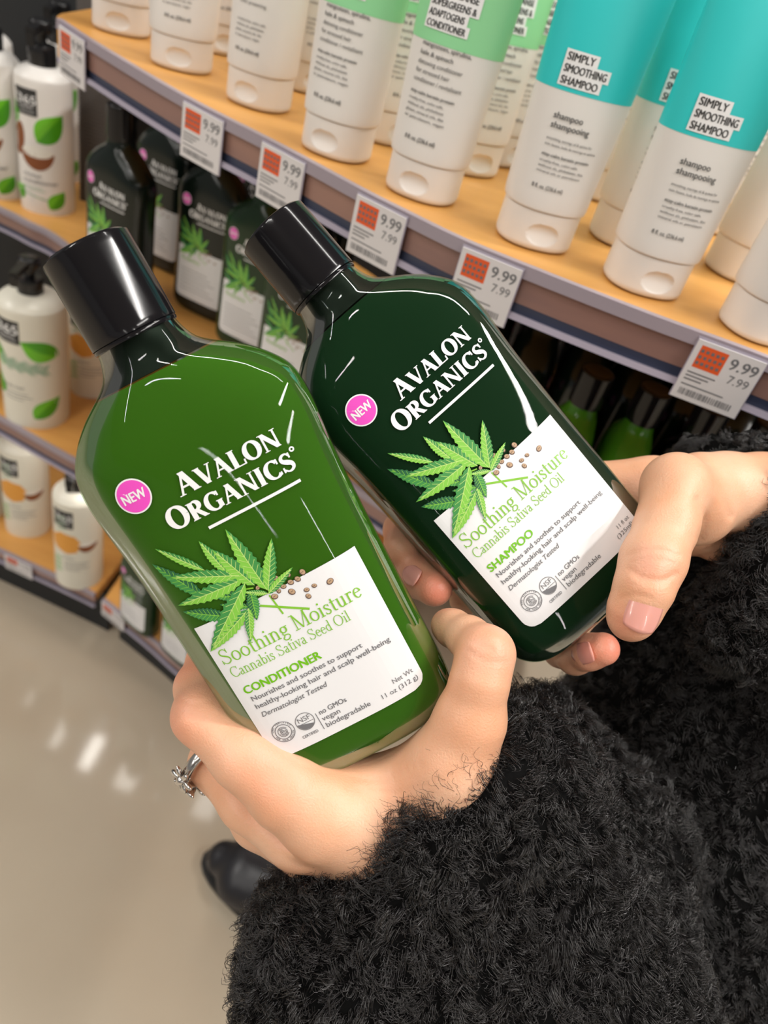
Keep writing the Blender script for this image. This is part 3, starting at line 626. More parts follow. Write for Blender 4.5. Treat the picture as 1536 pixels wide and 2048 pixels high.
        if kind == 'conditioner':
            a, b_ = LB(1212, 815), LB(1305, 765); f.text('Net Wt', a[0], a[1], 2.6, 0, fit=b_[0] - a[0]); a, b_ = LB(1158, 888), LB(1325, 800); f.text('11 oz (312 g)', a[0], a[1], 2.6, 0, fit=b_[0] - a[0])
        else:
            a, b_ = LB(1232, 805), LB(1308, 765); f.text('11 fl oz', a[0], a[1], 2.4, 0, fit=b_[0] - a[0]); a, b_ = LB(1222, 850), LB(1325, 800); f.text('(325ml)', a[0], a[1], 2.4, 0, fit=b_[0] - a[0])
        c = LB(693, 1052); 
        for q, r_ in enumerate((4.15, 3.0)): f.disc(*c, r_, rin=1 - .25 / r_ , n=40)
        for r_, a0 in ((1.9, 30), (1.45, 200), (1.0, 80), (.55, 0)):
            a = np.radians(np.linspace(a0, a0 + 300, 24)); f.line(np.stack([c[0] + r_ * np.cos(a), c[1] + r_ * np.sin(a)], 1), .22)
        f.line([c + [-.5, 0], c + [.5, 0]], .22)
        for word, a0, a1, rad, up in (('EWG VERIFIED', 160, 25, 3.35, 1), ('FOR YOUR HEALTH', 200, 340, 3.75, 0)):
            for q, ch in enumerate(word):
                if ch == ' ': continue
                a = math.radians(a0 + (a1 - a0) * q / (len(word) - 1)); V, Fs = text2d(ch, .85, bold=.02, align='CENTER'); rot = a - math.pi / 2 if up else a + math.pi / 2
                cc, ss = math.cos(rot), math.sin(rot); V = V @ np.array([[cc, ss], [-ss, cc]]); f.add(V + c + np.array([math.cos(a), math.sin(a)]) * rad, Fs)
        c = LB(797, 995); f.disc(*c, 3.45, rin=.93, n=40); f.text('NSF', c[0], c[1] + .2, 2.7, 0, bold=.0, align='CENTER', fit=4.6)
        T = np.linspace(math.pi * 1.02, math.pi * 1.8, 14); f.poly([(c[0] + 3.1 * math.cos(a), c[1] + 3.1 * math.sin(a)) for a in T], 0); f.line([c + [-2.9, -.6], c + [2.9, -.6]], .18)
        c2 = LB(826, 1062); f.text('CERTIFIED', c2[0], c2[1], 1.55, 0, bold=.02, align='CENTER', fit=6.0)
        f.line([LB(846, 955), LB(889, 1030)], .25)
        f.obj('small_lettering', greyink, lo_, BB, .3)
    else:
        for q in range(6): f.rect(-24, 50 - q * 4.5, 10 + (q % 3) * 5, 50.6 - q * 4.5, 0, 0, 4)
        f.text('Rosemary', -24, 60, 6, 1, 1); f.obj('small_lettering', [greyink, lime], root, BB, .3)
shell_g = shell_mat('clear_shell_green', (.72, .86, .74)); 
liqA = mat('green_cream', (.062, .150, .011), .6, spec=.06, sss=.35, sssr=(.4, 1, .15)); liqA.node_tree.nodes['Principled BSDF'].inputs['Subsurface Scale'].default_value = .01
liqB = mat('dark_green_shampoo', (.007, .026, .011), .6, spec=.06); neck_m = mat('dark_neck', (.004, .006, .005), .4, spec=.15)
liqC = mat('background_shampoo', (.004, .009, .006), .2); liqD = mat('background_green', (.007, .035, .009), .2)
CP = Body([(167.8, 12, 12, 2), (168.0, 14.2, 14.2, 2), (169, 14.6, 14.6, 2), (193, 14.4, 14.4, 2), (195, 14.1, 14.1, 2), (196.2, 13.2, 13.2, 2), (196.6, 11.8, 11.8, 2), (196.4, 8, 8, 2)], 4, zc=-20)
def hair_bottle(kind):
    small = kind.startswith('far'); root = empty('hair_bottle')
    if small:
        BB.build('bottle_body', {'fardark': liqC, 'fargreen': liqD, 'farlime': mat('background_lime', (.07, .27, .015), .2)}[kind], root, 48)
    else:
        BB.build('bottle_shell', shell_g, root, 96)
        BB.build('liquid', liqA if kind == 'conditioner' else liqB, root, 96, inset=.35, y0=.5, y1=153.5)
        BB.build('neck_core', neck_m, root, 64, inset=.8, y0=153.4, y1=170)
    c = CP.build('cap', cap_m, root, 96)
    Body([(165.4, 12.5, 12.5, 2), (165.5, 14.2, 14.0, 2), (166.9, 14.2, 14.0, 2), (167.0, 12.5, 12.5, 2)], 2, zc=-20).build('neck_ring', cap_m, root, 64)
    artwork(kind, root, small)
    return root
def pose(X, Y, O):              # bottle axes and base point in lens coordinates (mm)
    X = np.array(X); X /= np.linalg.norm(X); Y = np.array(Y); Y -= (Y @ X) * X; Y /= np.linalg.norm(Y); n = np.cross(X, -Y)
    M_ = Matrix.Identity(4); X_, Y_, Z_, L = R @ X, R @ n, R @ Y, CAM + R @ np.array(O) / 1000
    for i in range(3): M_[i][0], M_[i][1], M_[i][2], M_[i][3] = X_[i], Y_[i], Z_[i], L[i]
    return M_
bA = hair_bottle('conditioner'); bA.matrix_world = pose((.8902, -.4555, -.0119), (-.4399, -.8525, -.2822), (-4.0677, 90.135, 274.4124))
tag(bA, 'bright green conditioner bottle with black cap, in front of the dark green one', 'bottle')
bS = hair_bottle('shampoo'); bS.matrix_world = pose((.7412, -.6671, .0749), (-.6548, -.7431, -.1379), (89.3866, 39.7393, 295.6791))
tag(bS, 'dark green shampoo bottle with black cap behind the bright green one', 'bottle')
G4 = 'dark hair bottles on the second shelf'
z2 = CAMH - D2 + .0005
def lab_at(px, py, D=D2 - .068): p = plane(px, py, D)[:2]; return p
def place_far(px, py, yaw, kind, lb, sc=1.04, drop=None, grp=G4, z=None):
    p = plane(px, py, drop or (D2 - .070))[:2]; a = math.radians(yaw); back = np.array([-math.sin(a), math.cos(a)]) * 0
    return put(hair_bottle, kind, (p[0] + back[0], p[1] + back[1], z2 if z is None else z), yaw, lb, 'bottle', grp, sc)
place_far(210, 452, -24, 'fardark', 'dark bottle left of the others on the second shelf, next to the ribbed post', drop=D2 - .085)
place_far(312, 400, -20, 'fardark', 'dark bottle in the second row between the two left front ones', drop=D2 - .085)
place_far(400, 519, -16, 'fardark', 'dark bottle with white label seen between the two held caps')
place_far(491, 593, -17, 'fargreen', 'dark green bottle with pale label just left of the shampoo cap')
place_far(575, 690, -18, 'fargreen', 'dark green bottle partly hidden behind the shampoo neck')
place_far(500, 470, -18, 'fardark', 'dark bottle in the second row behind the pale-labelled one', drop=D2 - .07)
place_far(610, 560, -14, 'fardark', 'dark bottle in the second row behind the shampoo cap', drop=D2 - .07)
k_ = 0
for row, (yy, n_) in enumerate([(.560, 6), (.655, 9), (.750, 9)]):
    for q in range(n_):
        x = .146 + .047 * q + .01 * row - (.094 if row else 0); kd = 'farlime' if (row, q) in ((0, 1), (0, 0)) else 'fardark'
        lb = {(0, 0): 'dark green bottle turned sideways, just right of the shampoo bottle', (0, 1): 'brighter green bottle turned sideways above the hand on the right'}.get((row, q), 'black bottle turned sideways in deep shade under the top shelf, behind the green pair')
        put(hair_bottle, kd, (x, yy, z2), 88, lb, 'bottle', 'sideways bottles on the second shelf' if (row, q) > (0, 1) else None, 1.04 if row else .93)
for px, py, lb in [(690, 1010, 'added dark bottle on the third shelf, filling the gap between the two held bottles'), (850, 1030, 'added dark bottle on the third shelf right of its neighbour, filling the same gap')]:
    p = plane(px, py, D3)[:2]; put(hair_bottle, 'fardark', (p[0], max(p[1], .78), CAMH - D3 + .0005), -5, lb, 'bottle', 'added dark bottles on the third shelf')  # bottles added here to keep the gap between the held ones dark
zb = CAMH - D4 + .0005
place_far(262, 1215, -28, 'fargreen', 'green bottle with white label on the bottom shelf, left of its neighbour', .9, D4 - .05, 'bottles on the right bottom shelf', zb)
place_far(346, 1280, -28, 'fargreen', 'green bottle on the bottom shelf just above the bent finger', .9, D4 - .05, 'bottles on the right bottom shelf', zb)

# ------------------------------------------------------------------ distance fields for organic shapes
def sd_cone(P, a, b_, ra, rb):
    a = np.array(a, np.float32); b_ = np.array(b_, np.float32); ba = b_ - a; t = np.clip(((P - a) @ ba) / (ba @ ba + 1e-9), 0, 1)
    return np.linalg.norm(P - a - t[..., None] * ba, axis=-1) - (ra + (rb - ra) * t)
def smin(a, b_, k): h = np.clip(.5 + .5 * (b_ - a) / k, 0, 1); return b_ * (1 - h) + a * h - k * h * (1 - h)
def nets(prims, step, k, carve=(), groups=None, bound=None):
    """prims: chains [(x,y,z,r),...] in mm; smooth union; returns verts (mm), quads"""
    A = np.array([p[:3] for c in prims for p in c]); r = max(p[3] for c in prims for p in c)
    lo = A.min(0) - r - 4 * step; hi = A.max(0) + r + 4 * step
    if bound: lo = np.maximum(lo, bound[0]); hi = np.minimum(hi, bound[1])
    n = np.ceil((hi - lo) / step).astype(int) + 1
    ax_ = [lo[i] + step * np.arange(n[i]) for i in range(3)]
    Fd = np.full(tuple(n), 1e3, np.float32)
    for c in prims:
        kk = k
        Fc = None
        pts = np.array([p[:3] for p in c]); rm = max(p[3] for p in c) + 3 * k + 4 * step
        i0 = np.maximum(((pts.min(0) - rm - lo) / step).astype(int), 0); i1 = np.minimum(((pts.max(0) + rm - lo) / step).astype(int) + 2, n)
        sl = tuple(slice(a, b_) for a, b_ in zip(i0, i1))
        G = np.stack(np.meshgrid(*[ax_[i][sl[i]] for i in range(3)], indexing='ij'), -1).astype(np.float32)
        for p, q in zip(c[:-1], c[1:]):
            d = sd_cone(G, p[:3], q[:3], p[3], q[3]); Fc = d if Fc is None else smin(Fc, d, 3.0)
        Fd[sl] = smin(Fd[sl], Fc, kk)
    for c, kc in carve:
        pts = np.array([p[:3] for p in c]); rm = 12
        i0 = np.maximum(((pts.min(0) - rm - lo) / step).astype(int), 0); i1 = np.minimum(((pts.max(0) + rm - lo) / step).astype(int) + 2, n)
        sl = tuple(slice(a, b_) for a, b_ in zip(i0, i1)); G = np.stack(np.meshgrid(*[ax_[i][sl[i]] for i in range(3)], indexing='ij'), -1).astype(np.float32)
        Fc = None
        for p, q in zip(c[:-1], c[1:]):
            d = sd_cone(G, p[:3], q[:3], p[3], q[3]); Fc = d if Fc is None else np.minimum(Fc, d)
        Fd[sl] = -smin(-Fd[sl], Fc, kc)
    s = Fd < 0; c8 = [(i, j, l) for i in (0, 1) for j in (0, 1) for l in (0, 1)]
    N = [m - 1 for m in n]
    sub = lambda A_, o: A_[o[0]:o[0] + N[0], o[1]:o[1] + N[1], o[2]:o[2] + N[2]]
    cnt = sum(sub(s, o).astype(np.int8) for o in c8); act = (cnt > 0) & (cnt < 8)
    idx = np.full(act.shape, -1, np.int64); I = np.argwhere(act); idx[act] = np.arange(len(I))
    pos = np.zeros((len(I), 3)); wt = np.zeros(len(I))
    for o in c8:
        for a in range(3):
            if o[a]: continue
            o2 = list(o); o2[a] = 1
            f0 = Fd[I[:, 0] + o[0], I[:, 1] + o[1], I[:, 2] + o[2]]; f1 = Fd[I[:, 0] + o2[0], I[:, 1] + o2[1], I[:, 2] + o2[2]]
            cr = (f0 < 0) != (f1 < 0); t = np.where(cr, f0 / np.where(cr, f0 - f1, 1), 0); p = np.repeat(np.array(o, float)[None], len(I), 0); p[:, a] += t
            pos += p * cr[:, None]; wt += cr
    V = lo + step * (I + pos / wt[:, None])
    Q = []
    for a in range(3):
        b1, b2 = [(1, 2), (2, 0), (0, 1)][a]
        sh = [slice(0, None)] * 3; s0 = s; sA = [slice(None)] * 3; sB = [slice(None)] * 3; sA[a] = slice(0, -1); sB[a] = slice(1, None)
        e = s[tuple(sA)] != s[tuple(sB)]; E_ = np.argwhere(e); ok = (E_[:, b1] > 0) & (E_[:, b2] > 0) & (E_[:, b1] < n[b1] - 1) & (E_[:, b2] < n[b2] - 1); E_ = E_[ok]
        ins = s[E_[:, 0], E_[:, 1], E_[:, 2]]; q = []
        for d1, d2 in ((0, 0), (-1, 0), (-1, -1), (0, -1)):
            J = E_.copy(); J[:, b1] += d1; J[:, b2] += d2; q.append(idx[J[:, 0], J[:, 1], J[:, 2]])
        q = np.stack(q, 1); q[~ins] = q[~ins][:, ::-1]; Q.append(q)
    Q = np.vstack(Q); Q = Q[(Q >= 0).all(1)]
    return V, Q
def cam2world(V): return CAM + (np.asarray(V) @ R.T) / 1000
def fastmesh(name, V, Q, m, parent, smooth=True):
    me = bpy.data.meshes.new(name); k = Q.shape[1]
    me.vertices.add(len(V)); me.vertices.foreach_set('co', np.asarray(V, np.float32).ravel()); me.loops.add(Q.size); me.loops.foreach_set('vertex_index', Q.astype(np.int32).ravel())
    me.polygons.add(len(Q)); me.polygons.foreach_set('loop_start', np.arange(0, Q.size, k, dtype=np.int32))
    me.polygons.foreach_set('use_smooth', np.full(len(Q), smooth)); me.materials.append(m); me.update(calc_edges=True); me.validate()
    o = bpy.data.objects.new(name, me); COL.objects.link(o); o.parent = parent; return o
def ch(*pts): return [(*cm(x, y, z), r) for x, y, z, r in pts]

person = empty('person', tuple(c2w(1350, 1800, 600) * [1, 1, 0])); PL = np.array(person.location)
tag(person, 'person in a black curly fleece coat and black boot holding two green bottles', 'person')
# hand around the conditioner (camera mm via pixel, pixel, depth, radius)
handA = [
    ch((650, 1625, 280, 17), (575, 1580, 275, 14), (487, 1512, 274, 11.5), (403, 1432, 282, 10.2)),                     # index, first bone
    ch((403, 1432, 282, 10.2), (398, 1375, 300, 9.2), (418, 1320, 316, 8.6), (470, 1262, 324, 8), (530, 1235, 326, 7)),   # index, rest, behind the bottle
    ch((700, 1680, 290, 15), (600, 1665, 290, 13.5), (500, 1600, 292, 11.5), (432, 1525, 300, 10)),                      # middle
    ch((432, 1525, 300, 10), (450, 1440, 325, 9), (540, 1370, 342, 8.3), (620, 1340, 346, 7)),
    ch((720, 1710, 300, 15), (620, 1690, 303, 13), (520, 1640, 308, 11), (465, 1570, 318, 9.5), (520, 1480, 340, 8.5), (610, 1440, 350, 7.5)),
    ch((760, 1720, 306, 14), (660, 1700, 312, 11.5), (580, 1650, 322, 9.5), (550, 1590, 335, 8.5), (620, 1540, 350, 7.5)),
    ch((650, 1625, 280, 17), (740, 1640, 288, 22), (840, 1660, 292, 24), (930, 1720, 298, 24), (1060, 1850, 306, 27)),    # palm to wrist
    ch((700, 1690, 296, 16), (820, 1720, 302, 20), (930, 1760, 302, 22)),                                               # heel of the palm
    ch((860, 1620, 286, 20), (905, 1530, 276, 16), (940, 1440, 270, 12.4), (960, 1360, 266, 9.9), (972, 1308, 267, 9.4)),  # thumb
    ch((972, 1308, 267, 9.4), (938, 1276, 279, 7.6), (905, 1256, 289, 6.8), (894, 1250, 292, 6.0)),
    ch((690, 1600, 284, 13), (790, 1570, 286, 12), (880, 1530, 280, 13)),                                               # web
]
carveA = [(ch((440, 1578, 280, 1.2), (500, 1630, 279, 1.8), (560, 1680, 277, 1.6), (620, 1705, 274, 1.0)), 3.5)]
handB = [
    ch((1390, 1010, 318, 17), (1352, 975, 302, 13.2), (1334, 1050, 290, 11.4), (1306, 1122, 282, 11.6)),                 # thumb
    ch((1306, 1122, 282, 11.6), (1288, 1175, 279, 10.4), (1268, 1222, 280, 9.2), (1262, 1238, 281, 8.2)),
    ch((1400, 985, 322, 17), (1450, 985, 328, 17), (1520, 990, 332, 18), (1640, 1040, 335, 22)),                         # wrist
    ch((1210, 975, 352, 12), (1300, 985, 345, 16), (1400, 1000, 334, 17)),                                              # back of the palm
    ch((1390, 1050, 335, 13), (1300, 1060, 352, 15), (1250, 1080, 360, 13)),
    ch((1300, 985, 345, 14), (1180, 970, 348, 9.5), (1020, 990, 346, 9), (880, 1030, 344, 8.6), (806, 1060, 336, 8.2), (802, 1100, 318, 7.5)),      # index
    ch((1300, 1010, 350, 14), (1150, 1050, 347, 9.5), (980, 1080, 345, 9), (850, 1110, 340, 8.6), (822, 1135, 328, 8.3), (838, 1155, 314, 8.1), (868, 1176, 305, 7.4)),   # middle
    ch((1300, 1060, 352, 13), (1180, 1130, 348, 9), (1060, 1150, 345, 8.4), (960, 1180, 340, 8), (930, 1200, 344, 7)),
    ch((1290, 1090, 355, 12), (1210, 1180, 350, 8.6), (1140, 1250, 348, 7.8), (1122, 1300, 338, 7.4), (1150, 1312, 322, 7.4), (1178, 1304, 311, 7.0), (1206, 1298, 306, 6.6)),   # little finger
    ch((1400, 1060, 336, 11), (1425, 1090, 336, 7)),
]
carveB = []
VA, QA = nets(handA, .95, 4.2, carveA); VB, QB = nets(handB, .85, 3.4, carveB)
arms = [ch((1040, 1830, 306, 26), (1300, 2300, 330, 36), (1500, 2300, 430, 44), (1500, 1500, 450, 40)), ch((1620, 1030, 335, 21), (1760, 1400, 390, 32), (1600, 1500, 450, 40)),
        ch((1550, 1550, 455, 55), (1450, 2300, 500, 80))]
VC, QC = nets(arms, 6, 10)
Vs = np.vstack([VA, VB, VC]); Qs = np.vstack([QA, QB + len(VA), QC + len(VA) + len(VB)])
def dent(lines):                # shallow skin creases (positive) and bumps (negative) pressed into the front of the hands
    px_ = Vs[:, 0] / Vs[:, 2] * F + 768; py_ = Vs[:, 1] / Vs[:, 2] * F + 1024
    for P_, z0, dep, wd in lines:
        P_ = smoothpts(P_, 6) if len(P_) > 1 else np.array(P_, float); d = np.min(np.hypot(px_[:, None] - P_[None, :, 0], py_[:, None] - P_[None, :, 1]), axis=1)
        Vs[:, 2] += dep * np.exp(-(d / wd) ** 2) * (Vs[:, 2] < z0)
dent([([(1256, 1112), (1285, 1102), (1325, 1100), (1358, 1112)], 284, .45, 5), ([(1262, 1124), (1300, 1118), (1350, 1126)], 284, .25, 4), ([(1258, 1138), (1290, 1156), (1325, 1160), (1352, 1148)], 284, .6, 6), ([(1268, 1150), (1300, 1168), (1335, 1168)], 284, .3, 4),
      ([(1310, 1134)], 284, -.9, 22), ([(1368, 972)], 300, -1.4, 34), ([(1300, 1196), (1272, 1190), (1243, 1196)], 284, .35, 5), ([(1200, 975), (1225, 1010), (1262, 1045)], 345, .8, 8),
      ([(935, 1300), (970, 1322), (1010, 1325)], 268, .3, 5), ([(945, 1285), (985, 1300)], 268, .25, 4), ([(992, 1275)], 268, -.8, 22), ([(360, 1400), (392, 1408), (430, 1400)], 285, .35, 5), ([(366, 1440)], 290, -.7, 22),
      ([(700, 1555), (760, 1560), (840, 1530)], 285, .5, 7), ([(720, 1580), (800, 1585), (880, 1560)], 285, .35, 6), ([(560, 1500), (600, 1530), (660, 1545)], 282, .35, 6), ([(1395, 1000), (1410, 1040), (1400, 1075)], 345, .8, 8), ([(1432, 935), (1440, 980), (1460, 1030)], 345, .7, 9)])
bod = fastmesh('body', cam2world(Vs) - PL, Qs, skin, person)
fl_ = np.zeros(len(Vs))
for (x, y, z), r_, k_ in [(cm(1222, 1296, 304), 9, 1), (cm(1262, 1240, 276), 7, .6), (cm(872, 1180, 300), 9, .9), (cm(835, 1150, 312), 10, .6), (cm(1305, 1128, 270), 9, .35), (cm(985, 1290, 262), 10, .35), (cm(360, 1440, 278), 12, .4), (cm(372, 1340, 300), 12, .4), (cm(806, 1090, 326), 12, .7), (cm(1185, 1300, 308), 10, .6), (cm(560, 1500, 262), 16, .35)]:
    fl_ = np.maximum(fl_, k_ * np.exp(-((Vs - np.array([x, y, z])) ** 2).sum(1) / r_ ** 2))
at = bod.data.attributes.new('flush', 'FLOAT', 'POINT'); at.data.foreach_set('value', fl_.astype(np.float32))
nt = skin.node_tree; b = nt.nodes['Principled BSDF']; at_n = nt.nodes.new('ShaderNodeAttribute'); at_n.attribute_name = 'flush'
mx = nt.nodes.new('ShaderNodeMix'); mx.data_type = 'RGBA'; src = b.inputs['Base Color'].links[0].from_socket
nt.links.new(at_n.outputs['Fac'], mx.inputs[0]); nt.links.new(src, mx.inputs[6]); mx.inputs[7].default_value = (.82, .25, .17, 1); nt.links.new(mx.outputs[2], b.inputs['Base Color'])
# nails
def nail(c, along, across, L, w, r, lift=.0):
    """c centre (camera mm) of the finger tip bone, nail laid on a cylinder of radius r"""
    along = np.array(along, float); along /= np.linalg.norm(along); across = np.array(across, float); across -= (across @ along) * along; across /= np.linalg.norm(across)
    nrm = np.cross(along, across)
    if nrm[2] > 0: nrm = -nrm
    V = []; nu, nv = 12, 12
    for i in range(nu + 1):
        u = i / nu * 2 - 1
        for j in range(nv + 1):
            v = j / nv * 2 - 1; hw = w / 2 * (1 - (.30 if u < 0 else .16) * abs(u) ** 3); a = v * hw / r
            e = L / 2 * u + (1.2 * (1 - v * v) if u > 0 else -1.8 * (1 - v * v)) * abs(u) ** 2
            V.append(np.array(c) + along * e + across * math.sin(a) * r + nrm * (math.cos(a) * r - .5 * max(u, 0) ** 2 + lift))
    n = nv + 1; Fs = [(i * n + j, i * n + j + 1, (i + 1) * n + j + 1, (i + 1) * n + j) for i in range(nu) for j in range(nv)]
    o = mesh('fingernail', cam2world(V) - PL, Fs, nail_m, person); md = o.modifiers.new('thick', 'SOLIDIFY'); md.thickness = .0005; md.offset = 0; return o
c1 = np.array(cm(1273, 1216, 279.5)); nail(c1, np.array(cm(1258, 1255, 280)) - np.array(cm(1288, 1175, 279)), (1, .25, .0), 12.2, 13.5, 10.0)
c1 = np.array(cm(1190, 1301, 308)); nail(c1, np.array(cm(1206, 1298, 306)) - np.array(cm(1165, 1308, 316)), (0.1, 1, .0), 8.5, 9.0, 7.3)
c1 = np.array(cm(848, 1165, 309)); nail(c1, np.array(cm(868, 1176, 305)) - np.array(cm(838, 1155, 314)), (.4, -1, .3), 7, 8.0, 8.1)
# silver ring
ringc = np.array(cm(418, 1522, 298)); axis = np.array(cm(500, 1600, 292)) - np.array(cm(432, 1525, 300)); axis /= np.linalg.norm(axis)
ux = np.cross(axis, [0, 0, 1.]); ux /= np.linalg.norm(ux); uy = np.cross(axis, ux)
rg = Geo(); n1, n2_ = 40, 8; V = []
for i in range(n1):
    a = 2 * math.pi * i / n1; c = ringc + (ux * math.cos(a) + uy * math.sin(a)) * 11.3; rd = (ux * math.cos(a) + uy * math.sin(a))
    for j in range(n2_): b2 = 2 * math.pi * j / n2_; V.append(c + rd * math.cos(b2) * 1.1 + axis * math.sin(b2) * 2.2)
Fs = [(i * n2_ + j, i * n2_ + (j + 1) % n2_, ((i + 1) % n1) * n2_ + (j + 1) % n2_, ((i + 1) % n1) * n2_ + j) for i in range(n1) for j in range(n2_)]
ring = mesh('ring', cam2world(V) - PL, Fs, silver, person); tag(ring, 'silver ring with petal-shaped beads')
V = []; Fs = []
def ellipsoid(c, a, b_, cc):    # axes vectors
    n0 = len(V); m1, m2 = 7, 10
    for i in range(m1 + 1):
        th = math.pi * i / m1
        for j in range(m2): ph = 2 * math.pi * j / m2; V.append(c + a * math.cos(th) + b_ * math.sin(th) * math.cos(ph) + cc * math.sin(th) * math.sin(ph))
    for i in range(m1):
        for j in range(m2): Fs.append((n0 + i * m2 + j, n0 + i * m2 + (j + 1) % m2, n0 + (i + 1) * m2 + (j + 1) % m2, n0 + (i + 1) * m2 + j))
for k in range(4):              # flower-like clusters around the outward side of the ring
    a = math.radians([200, 165, 235, 130][k]); rd = ux * math.cos(a) + uy * math.sin(a); tn = np.cross(axis, rd)
    if k == 0 and (rd[0] > 0): pass
    cc0 = ringc + rd * 13.0; ellipsoid(cc0, rd * 2.0, axis * 2.0, tn * 2.0)
    for q in range(6):
        b2 = q * math.pi / 3 + k; dv = axis * math.cos(b2) + tn * math.sin(b2); ellipsoid(cc0 + dv * 3.5, dv * 2.5, rd * 1.1, np.cross(dv, rd) * 1.2)
mesh('ring_flower', cam2world(V) - PL, Fs, silver, ring)

# ------------------------------------------------------------------ coat
coatp = [
    ch((700, 1935, 305, 39), (1020, 1625, 305, 33)), ch((700, 1935, 305, 39), (650, 2300, 330, 46)), ch((1020, 1625, 305, 33), (1120, 2000, 330, 60), (1150, 2400, 360, 80)),
    ch((900, 1900, 318, 48), (1000, 2200, 340, 60)), ch((650, 1850, 296, 20), (790, 1775, 288, 23), (880, 1680, 284, 24), (985, 1590, 284, 20)), ch((985, 1590, 284, 20), (1040, 1480, 300, 14)), ch((1070, 1500, 335, 26), (1150, 1700, 360, 52)),
    ch((1475, 925, 392, 28), (1600, 880, 392, 33)), ch((1500, 960, 440, 44), (1480, 1150, 440, 62), (1440, 1450, 440, 84), (1330, 1800, 450, 100), (1300, 2200, 470, 120)),
    ch((1625, 1000, 322, 20), (1540, 1125, 326, 17), (1500, 1240, 338, 24)), ch((1560, 1075, 345, 24), (1640, 1250, 360, 42), (1700, 1550, 400, 60)), ch((1540, 950, 352, 15), (1640, 1000, 350, 30)),
    ch((1300, 1420, 430, 36), (1220, 1560, 430, 60)),
]
VF, QF = nets(coatp, 4, 14, bound=(np.array([-140, -40, 200.]), np.array([260., 420., 620.])))
# lumpy pile
def lump(P):
    s = np.zeros(len(P))
    for k in range(14):
        w = rng.normal(size=3); w /= np.linalg.norm(w); fr = rng.uniform(.10, .30); s += np.sin(P @ w * fr + rng.uniform(0, 6)) / 14
    return s
VFn = VF + 0
coat = fastmesh('coat', cam2world(VF) - PL, QF, coat_m, person); tag(coat, 'black curly fleece coat')
# strands
tri = np.vstack([QF[:, [0, 1, 2]], QF[:, [0, 2, 3]]]); a_, b__, c_ = VF[tri[:, 0]], VF[tri[:, 1]], VF[tri[:, 2]]
cr = np.cross(b__ - a_, c_ - a_); ar = np.linalg.norm(cr, axis=1); nrm = cr / (ar[:, None] + 1e-9)
cen = (a_ + b__ + c_) / 3; u_ = cen[:, 0] / cen[:, 2] * F + 768; v_ = cen[:, 1] / cen[:, 2] * F + 1024
vis = (u_ > 380) & (u_ < 1750) & (v_ > 650) & (v_ < 2250); facing = (nrm * cen).sum(1) / np.linalg.norm(cen, axis=1)
wgt = ar * vis * np.where(facing < .25, 1, .0) / (cen[:, 2] ** 1.0); wgt = wgt / wgt.sum()
NCL, PER, NP = 12500, 9, 9
pick = rng.choice(len(tri), NCL, p=wgt); r1, r2 = rng.random(NCL), rng.random(NCL); sq = np.sqrt(r1)
cp = a_[pick] * (1 - sq)[:, None] + b__[pick] * (sq * (1 - r2))[:, None] + c_[pick] * (sq * r2)[:, None]; cn = nrm[pick]
rand_dir = np.stack([np.sin(cp @ np.array([.09, .05, .04]) * 2 + k * 2.1) + rng.normal(0, .8, NCL) for k in range(3)], 1) + np.array([-.25, .5, .0])
tang = rand_dir - (rand_dir * cn).sum(1)[:, None] * cn; tang /= np.linalg.norm(tang, axis=1)[:, None] + 1e-9; bit = np.cross(cn, tang)
curl_r = rng.uniform(.9, 2.4, NCL); turns = rng.uniform(.7, 1.9, NCL) * rng.choice([-1, 1], NCL); ph0 = rng.uniform(0, 6.28, NCL); Ln = rng.uniform(5, 12, NCL); lift = rng.uniform(.15, .85, NCL)
rep = lambda x: np.repeat(x, PER, axis=0)
NS = NCL * PER; base = rep(cp) + rep(tang) * rng.normal(0, 1.1, NS)[:, None] + rep(bit) * rng.normal(0, 1.1, NS)[:, None] - rep(cn) * .6
T_, B_, N_ = rep(tang), rep(bit), rep(cn); cr_, tu, ph, Ls, lf = rep(curl_r) * rng.uniform(.8, 1.2, NS), rep(turns), rep(ph0) + rng.normal(0, .35, NS), rep(Ln) * rng.uniform(.7, 1.15, NS), rep(lift)
ss = np.linspace(0, 1, NP); pts = []
for s_ in ss:
    a = ph + tu * 2 * np.pi * s_; rr = cr_ * min(1, s_ * 2.5)
    pts.append(base + T_ * (Ls * s_ * .55 + 0)[:, None] + N_ * (Ls * lf * math.sin(s_ * 1.7))[:, None] * .8 + B_ * (np.cos(a) * rr)[:, None] + N_ * (np.sin(a) * rr)[:, None] * .8 + T_ * (np.sin(a + 1) * rr * .5)[:, None])
pts = np.stack(pts, 1)          # NS, NP, 3
# long stray wisps over the wrist
def build_strands(pts, rad, name, parent):
    n, k = pts.shape[:2]; d = np.gradient(pts, axis=1); d /= np.linalg.norm(d, axis=2)[..., None] + 1e-9
    ref = np.array([.3, .2, .93]); s1_ = np.cross(d, ref); s1_ /= np.linalg.norm(s1_, axis=2)[..., None] + 1e-9; s2_ = np.cross(d, s1_)
    taper = np.linspace(1, .35, k)[None, :, None] * rad; ring_ = []
    for q in range(3): a = q * 2 * math.pi / 3; ring_.append(pts + (s1_ * math.cos(a) + s2_ * math.sin(a)) * taper)
    V = np.stack(ring_, 2).reshape(-1, 3); i = np.arange(n)[:, None, None] * k * 3 + np.arange(k - 1)[None, :, None] * 3; Q = []
    for q in range(3): q2 = (q + 1) % 3; Q.append(np.stack([i + q, i + q2, i + 3 + q2, i + 3 + q], -1).reshape(-1, 4))
    return fastmesh(name, cam2world(V) - PL, np.vstack(Q), fleece_m, parent)
fl = build_strands(pts, .19, 'fleece_curls', coat); tag(fl, kind='stuff')
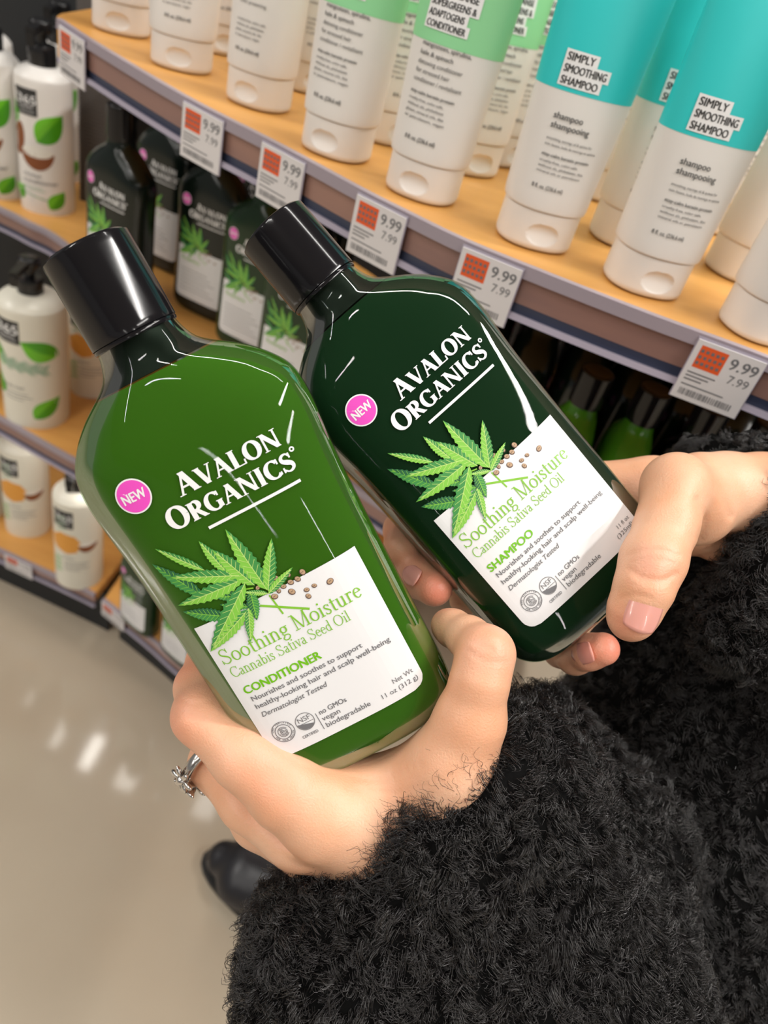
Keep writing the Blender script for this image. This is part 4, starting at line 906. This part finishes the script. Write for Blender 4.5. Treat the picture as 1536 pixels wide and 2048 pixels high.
def wisps(line, name):          # loose curls growing from the cuff over the wrist
    out = []; zc_ = VF[:, 2]; uu = VF[:, 0] / zc_ * F + 768; vv = VF[:, 1] / zc_ * F + 1024
    for (x, y, dx, dy, L, cnt, rad) in line:
        near = np.where((np.hypot(uu - x, vv - y) < rad) & (zc_ < 300))[0]
        if len(near) == 0: continue
        near = near[np.argsort(zc_[near])][:max(len(near) * 2 // 3, 1)]
        for q in range(cnt):
            p0 = VF[rng.choice(near)] + rng.normal(0, 1, 3); d = np.array([dx + rng.normal(0, .35), dy + rng.normal(0, .35), rng.normal(-.22, .10)]); d /= np.linalg.norm(d); sd = np.array([-d[1], d[0], 0]); P_ = []
            w = rng.uniform(2, 5); r0 = rng.uniform(.6, 1.6); f0 = rng.uniform(0, 6); LL = L * rng.uniform(.4, 1.1)
            for t in np.linspace(0, 1, 18): P_.append(p0 + d * LL * t + sd * math.sin(f0 + t * w * 3.1) * r0 * (.3 + t) + np.array([0, 0, 1]) * math.cos(f0 + t * w * 3.1) * r0 * .6)
            out.append(P_)
    return build_strands(np.array(out), .12, name, coat)
wz = wisps([(900, 1600, -.2, -1, 18, 100, 45), (950, 1560, -.5, -.9, 14, 80, 40), (850, 1650, -.8, -.7, 15, 90, 45), (1000, 1520, -.4, -.9, 9, 50, 40), (780, 1730, -1, -.5, 15, 90, 50), (810, 1690, -.9, -.5, 12, 80, 45), (700, 1790, -.9, -.5, 10, 90, 50), (620, 1800, -.5, -.9, 8, 80, 50), (540, 1790, -.5, -1, 6, 60, 50)], 'fleece_wisps')
tag(wz, kind='stuff')

# ------------------------------------------------------------------ boot
tip = plane(402, 1712, CAMH)[:2]; hd = plane(760, 1930, CAMH)[:2] - tip; hd /= np.linalg.norm(hd); sd = np.array([-hd[1], hd[0]])
def bw(a, o_, z): p = tip + hd * a + sd * o_; return ((p[0] - CAM[0]) * 1000, (p[1]) * 1000, (z) * 1000)
foot = [[(*bw(.035, 0, .028), 24), (*bw(.07, .0, .036), 36), (*bw(.12, .0, .042), 42), (*bw(.19, 0, .055), 42), (*bw(.25, 0, .09), 44), (*bw(.27, 0, .30), 52)], [(*bw(.25, 0, .05), 36), (*bw(.27, 0, .06), 36)], [(*bw(.07, .015, .032), 32), (*bw(.14, .012, .035), 34)], [(*bw(.07, -.015, .032), 32), (*bw(.14, -.012, .035), 34)]]
Vb, Qb = nets(foot, 4, 8); Vb[:, 2] = np.maximum(Vb[:, 2], 6)
boot = fastmesh('boot', Vb / 1000 - PL, Qb, leather, person); tag(boot, 'black leather boot with rounded toe')
V = []; N0 = 30
for zz in (.001, .010):
    for i in range(N0):
        a = 2 * math.pi * i / N0; x = .155 - .152 * math.cos(a); w = .047 * (1 if x < .16 else .85); p = tip + hd * x + sd * w * math.sin(a) ; V.append((p[0], p[1], zz))
Fs = [tuple(range(N0))[::-1], tuple(range(N0, 2 * N0))] + [(i, (i + 1) % N0, N0 + (i + 1) % N0, N0 + i) for i in range(N0)]
mesh('boot_sole', np.array(V) - PL, Fs, mat('rubber', (.02, .02, .02), .6), boot, None, False)
